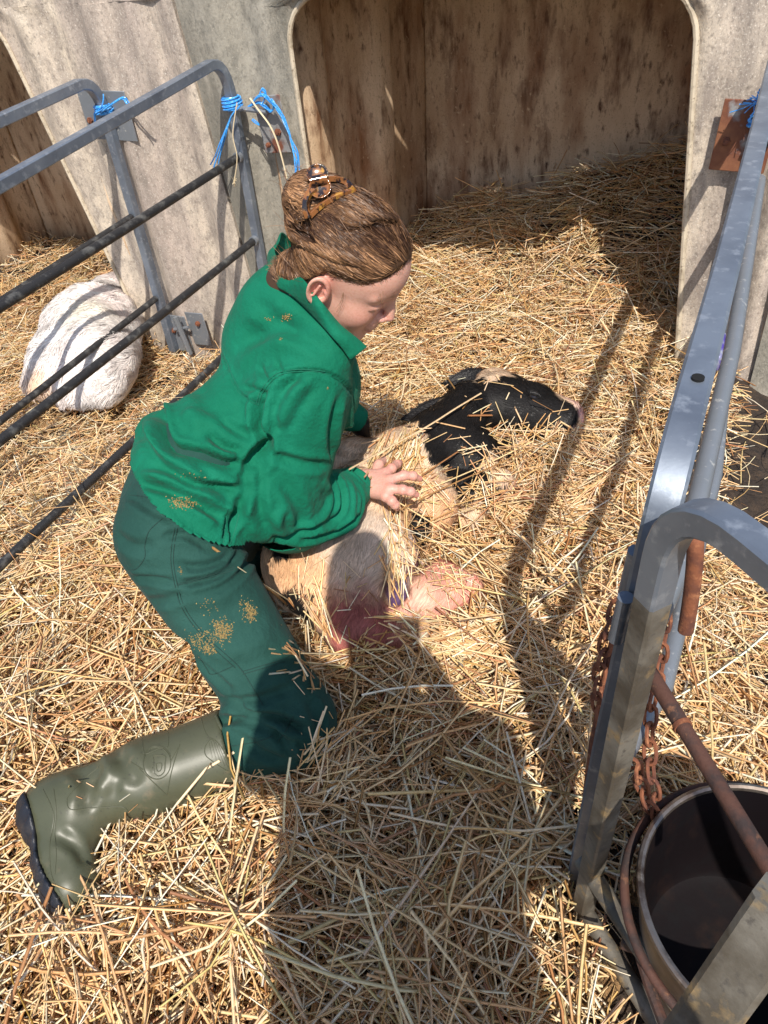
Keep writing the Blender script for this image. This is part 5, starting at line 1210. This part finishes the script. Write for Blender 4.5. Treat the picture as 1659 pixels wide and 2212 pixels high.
def d2(k):
    c = (xl(.75), YW - .045, .755)
    for q in (0, 1, 2): strands(k, wrap((c[0], c[1], c[2] + .010 * q), .030, 2, .02), 2, .0028, .0025, q)
    strands(k, spline([atY(535, 232, YB), atY(560, 222, YB - .02), atY(585, 240, YB - .01), atY(590, 225, YB - .02), atY(565, 205, YB - .03), atY(545, 222, YB - .02)], 6), 3, .0026, .0025, 5)
    strands(k, spline([atY(560, 210, YB - .02), atY(566, 192, YB - .02), atY(574, 205, YB - .02), atY(566, 225, YB - .02)], 6), 3, .0022, .002, 7)
    strands(k, spline([atY(520, 228, YB - .03), atY(500, 250, YB - .04), atY(480, 300, YB - .05), atY(466, 338, YB - .05), atY(455, 365, YB - .05)], 7), 4, .0022, .0028, 6, .01)
    strands(k, spline([atY(585, 215, YB - .02), atY(612, 255, YB - .03), atY(632, 310, YB - .04), atY(643, 350, YB - .05), atY(640, 385, YB - .05), atY(628, 415, YB - .05)], 7), 4, .0022, .0028, 8, .01)
    strands(k, spline([atY(545, 258, YB), atY(560, 270, YB - .02)], 4), 2, .002, .002, 2)
tw('baler_twine', 'long frayed blue twine tied to the post beside the wide opening, tails hanging', d2, 0)
def d3(k):
    r_ = np.random.default_rng(3); c = atY(1640, 222, YB - .03)
    for i in range(46):
        e = c + r_.normal(0, .017, 3) * W(1.2, .8, 1.5) + W(-.004, -.005, .0); k.tube(spline([c + r_.normal(0, .004, 3), (c + e) / 2 + r_.normal(0, .005, 3), e], 3), .0012, 4)
    strands(k, wrap((.014, YW - .05, .74), .030, 2, .02), 2, .0028, .0025, 1); strands(k, [W(.0, YW - .08, .74), (c + W(.0, YW - .08, .74)) / 2, c], 2, .0026, .002, 1)
tw('baler_twine', 'frayed tuft of blue twine at the right edge above the rusty plate', d3, 0)
def d4(k):
    k.tube(spline([atY(540, 212, YB - .03), atY(560, 240, YB - .04), atY(585, 275, YB - .05), atY(603, 320, YB - .05), atY(620, 385, YB - .05)], 6), .0028, 5)
    P = spline([atY(512, 222, YB - .05), atY(503, 290, YB - .06), atY(512, 340, YB - .06), atY(506, 392, YB - .06)], 6); k.tube(P, .0018, 5); r_ = np.random.default_rng(4)
    for i in range(12): k.tube([P[-1], P[-1] + r_.normal(0, .010, 3)], .0012, 4)
tw('pale_string', 'two pale cream straw strings hanging with the long blue twine', d4, 0, M_pale, 'string', None)

# ================================================================ loose straws lying over the calf, the person and round their edges
def z2(L): return [(548.6 + .463 * x, 740.6 + .463 * y) for x, y in L]
trees = [ct, jt2, tt2, bt2]
gv, gf = grid_mesh(-3, .8, -.4, 3, 90, 80, lambda x, y: ground_h(x, y) + .03); gt = bvh(gv, gf)
def near_hit(px, py, extra=()):
    b = None
    for t_ in trees + [gt]:
        h = hit(t_, px, py)
        if h is not None and (b is None or dl_(h) < dl_(b)): b = h
    return b
SP = []; SWd = []; SCc = []
def lay(pts, o=.006, wd=.004, ci=None, sag=0):
    H = [near_hit(*p) for p in pts]; 
    if any(h is None for h in H): return
    H = [h - unit(h - CAMC) * o for h in H]
    if sag == 0 and len(H) > 2:                   # a stiff straw: one straight line from end to end
        a, b = H[0], H[-1]; m = len(H); H = [a * (1 - i / (m - 1)) + b * i / (m - 1) + (H[i] - (a * (1 - i / (m - 1)) + b * i / (m - 1))) * .35 for i in range(m)]
    SP.append(H); SWd.append(wd)
for pts, o, wd in (([(445, 590), (640, 490), (850, 385), (960, 300), (1060, 235)], .02, .0055), ([(655, 792), (900, 655), (1140, 560), (1300, 480), (1480, 410)], .03, .0045), ([(750, 640), (950, 510), (1130, 392), (1270, 300), (1400, 210)], .025, .0045),
    ([(700, 730), (860, 670), (1000, 620), (1150, 545), (1300, 460)], .025, .004), ([(1130, 150), (1195, 235), (1250, 370)], .02, .0045), ([(660, 735), (860, 845), (1010, 950), (1180, 1080)], .03, .004), ([(1100, 130), (1380, 150), (1650, 240)], .02, .004),
    ([(500, 470), (640, 440), (800, 410)], .02, .005), ([(565, 90), (590, 200), (622, 350)], .01, .0045), ([(835, 70), (890, 140), (938, 215)], .01, .005), ([(210, 1040), (205, 1120), (212, 1190)], .008, .0045), ([(328, 1020), (318, 1110), (300, 1200)], .01, .0045),
    ([(560, 1278), (700, 1270), (830, 1278)], .012, .005), ([(1000, 340), (1110, 338)], .008, .008), ([(850, 370), (985, 400)], .01, .005), ([(1310, 410), (1480, 415), (1655, 450)], .02, .0045), ([(1390, 440), (1430, 330), (1540, 340)], .02, .003), ([(1478, 415), (1480, 540)], .01, .0045),
    ([(920, 660), (965, 780), (985, 1000)], .01, .0035), ([(1100, 590), (1000, 700), (930, 740)], .01, .004), ([(890, 1090), (980, 1060), (1100, 1040)], .012, .004)): lay(z2(pts), o, wd)
lay(_z8([(440, 1162), (600, 1262), (735, 1365), (800, 1450)]), .012, .006); lay(_z8([(540, 1240), (640, 1310), (740, 1370)]), .010, .0035)
lay(_z8([(735, 1365), (790, 1400), (812, 1500)]), .010, .004); lay(_z8([(880, 1210), (878, 1340), (850, 1450)]), .012, .005); lay(_z8([(815, 1722), (865, 1722)]), .004, .003); lay(_z8([(760, 1690), (805, 1745)]), .003, .0018); lay(_z8([(800, 1965), (770, 2080)]), .03, .0045)
lay([(148, 1702), (165, 1640), (185, 1640)], .012, .003); lay([(283, 1500), (285, 1590)], .02, .005)
r5 = np.random.default_rng(77)
def sprinkle(n, px0, px1, py0, py1, ang, Lp, o=(.002, .012), wd=(.002, .004), spread=.35, cond=None):
    for _ in range(n):
        x, y = r5.uniform(px0, px1), r5.uniform(py0, py1)
        if cond and not cond(x, y): continue
        a = ang + r5.normal(0, spread); L_ = r5.uniform(*Lp) / 2; lay([(x - math.cos(a) * L_, y - math.sin(a) * L_), (x, y), (x + math.cos(a) * L_, y + math.sin(a) * L_)], r5.uniform(*o), r5.uniform(*wd))
sprinkle(140, 800, 910, 930, 1010, -1.15, (25, 80), (.004, .03), (.003, .005)); sprinkle(60, 830, 960, 1010, 1060, -.5, (25, 80)); sprinkle(62, 835, 880, 1095, 1270, 1.5, (40, 130), (.003, .03), (.0025, .0045), .2)
sprinkle(7, 640, 720, 1500, 1640, .5, (15, 50), (.002, .005), (.0015, .0022), 1.3); sprinkle(5, 80, 480, 1640, 1760, .5, (12, 30), (.001, .003), (.0012, .002), 1.3); sprinkle(46, 880, 1240, 800, 1000, -.6, (15, 70), (.002, .012), (.0015, .0035), .9); sprinkle(150, 880, 1130, 1050, 1240, .4, (30, 110), (.003, .03), (.002, .004), 1.0); sprinkle(45, 600, 830, 1200, 1400, .3, (14, 60), (.002, .01), (.0015, .003), 1.2)
sprinkle(110, 860, 1060, 1330, 1400, .2, (50, 150), (.01, .05), (.003, .005), .6); sprinkle(50, 960, 1060, 1220, 1320, .8, (40, 120), (.005, .03), (.002, .004), .8); sprinkle(120, 1040, 1240, 940, 1100, .3, (40, 140), (.005, .04), (.002, .004), .9); sprinkle(140, 640, 1060, 1400, 1450, .05, (50, 150), (.01, .05), (.003, .005), .5); sprinkle(90, 1020, 1280, 930, 1110, -.3, (40, 150), (.005, .035), (.002, .0045), .7); sprinkle(50, 650, 720, 1290, 1440, 1.3, (50, 130), (.004, .03), (.003, .005), .3)
sprinkle(80, 880, 1040, 1170, 1250, .9, (30, 90), (.004, .03), (.002, .004), .6); sprinkle(60, 680, 760, 1560, 1690, -1.0, (60, 150), (.01, .06), (.003, .005), .4)
k = MB()
V_, F_, C_ = [], [], []; b_ = 0; sc_ = straw_cols(len(SP), r5) * 1.05
for H_, wd, cc in zip(SP, SWd, sc_):
    q = MB(); P_ = spline(H_, 3); n_p = len(P_); q.tube(P_, wd / 2, prof=[(1, 0), (-.4, .8), (-.5, -.7)]); 
    for f in q.F:
        F_.append(tuple(i + b_ for i in (f if len(f) == 4 else (f[0], f[1], f[2], f[2]))) if len(f) == 4 else None)
    V_ += q.V; C_ += [cc] * len(q.V); b_ += len(q.V)
F_ = [f for f in F_ if f]
tag(np_mesh('loose_straw', np.array(V_), np.array(F_), M_straw, col=np.array(C_), smooth=False), kind='stuff')
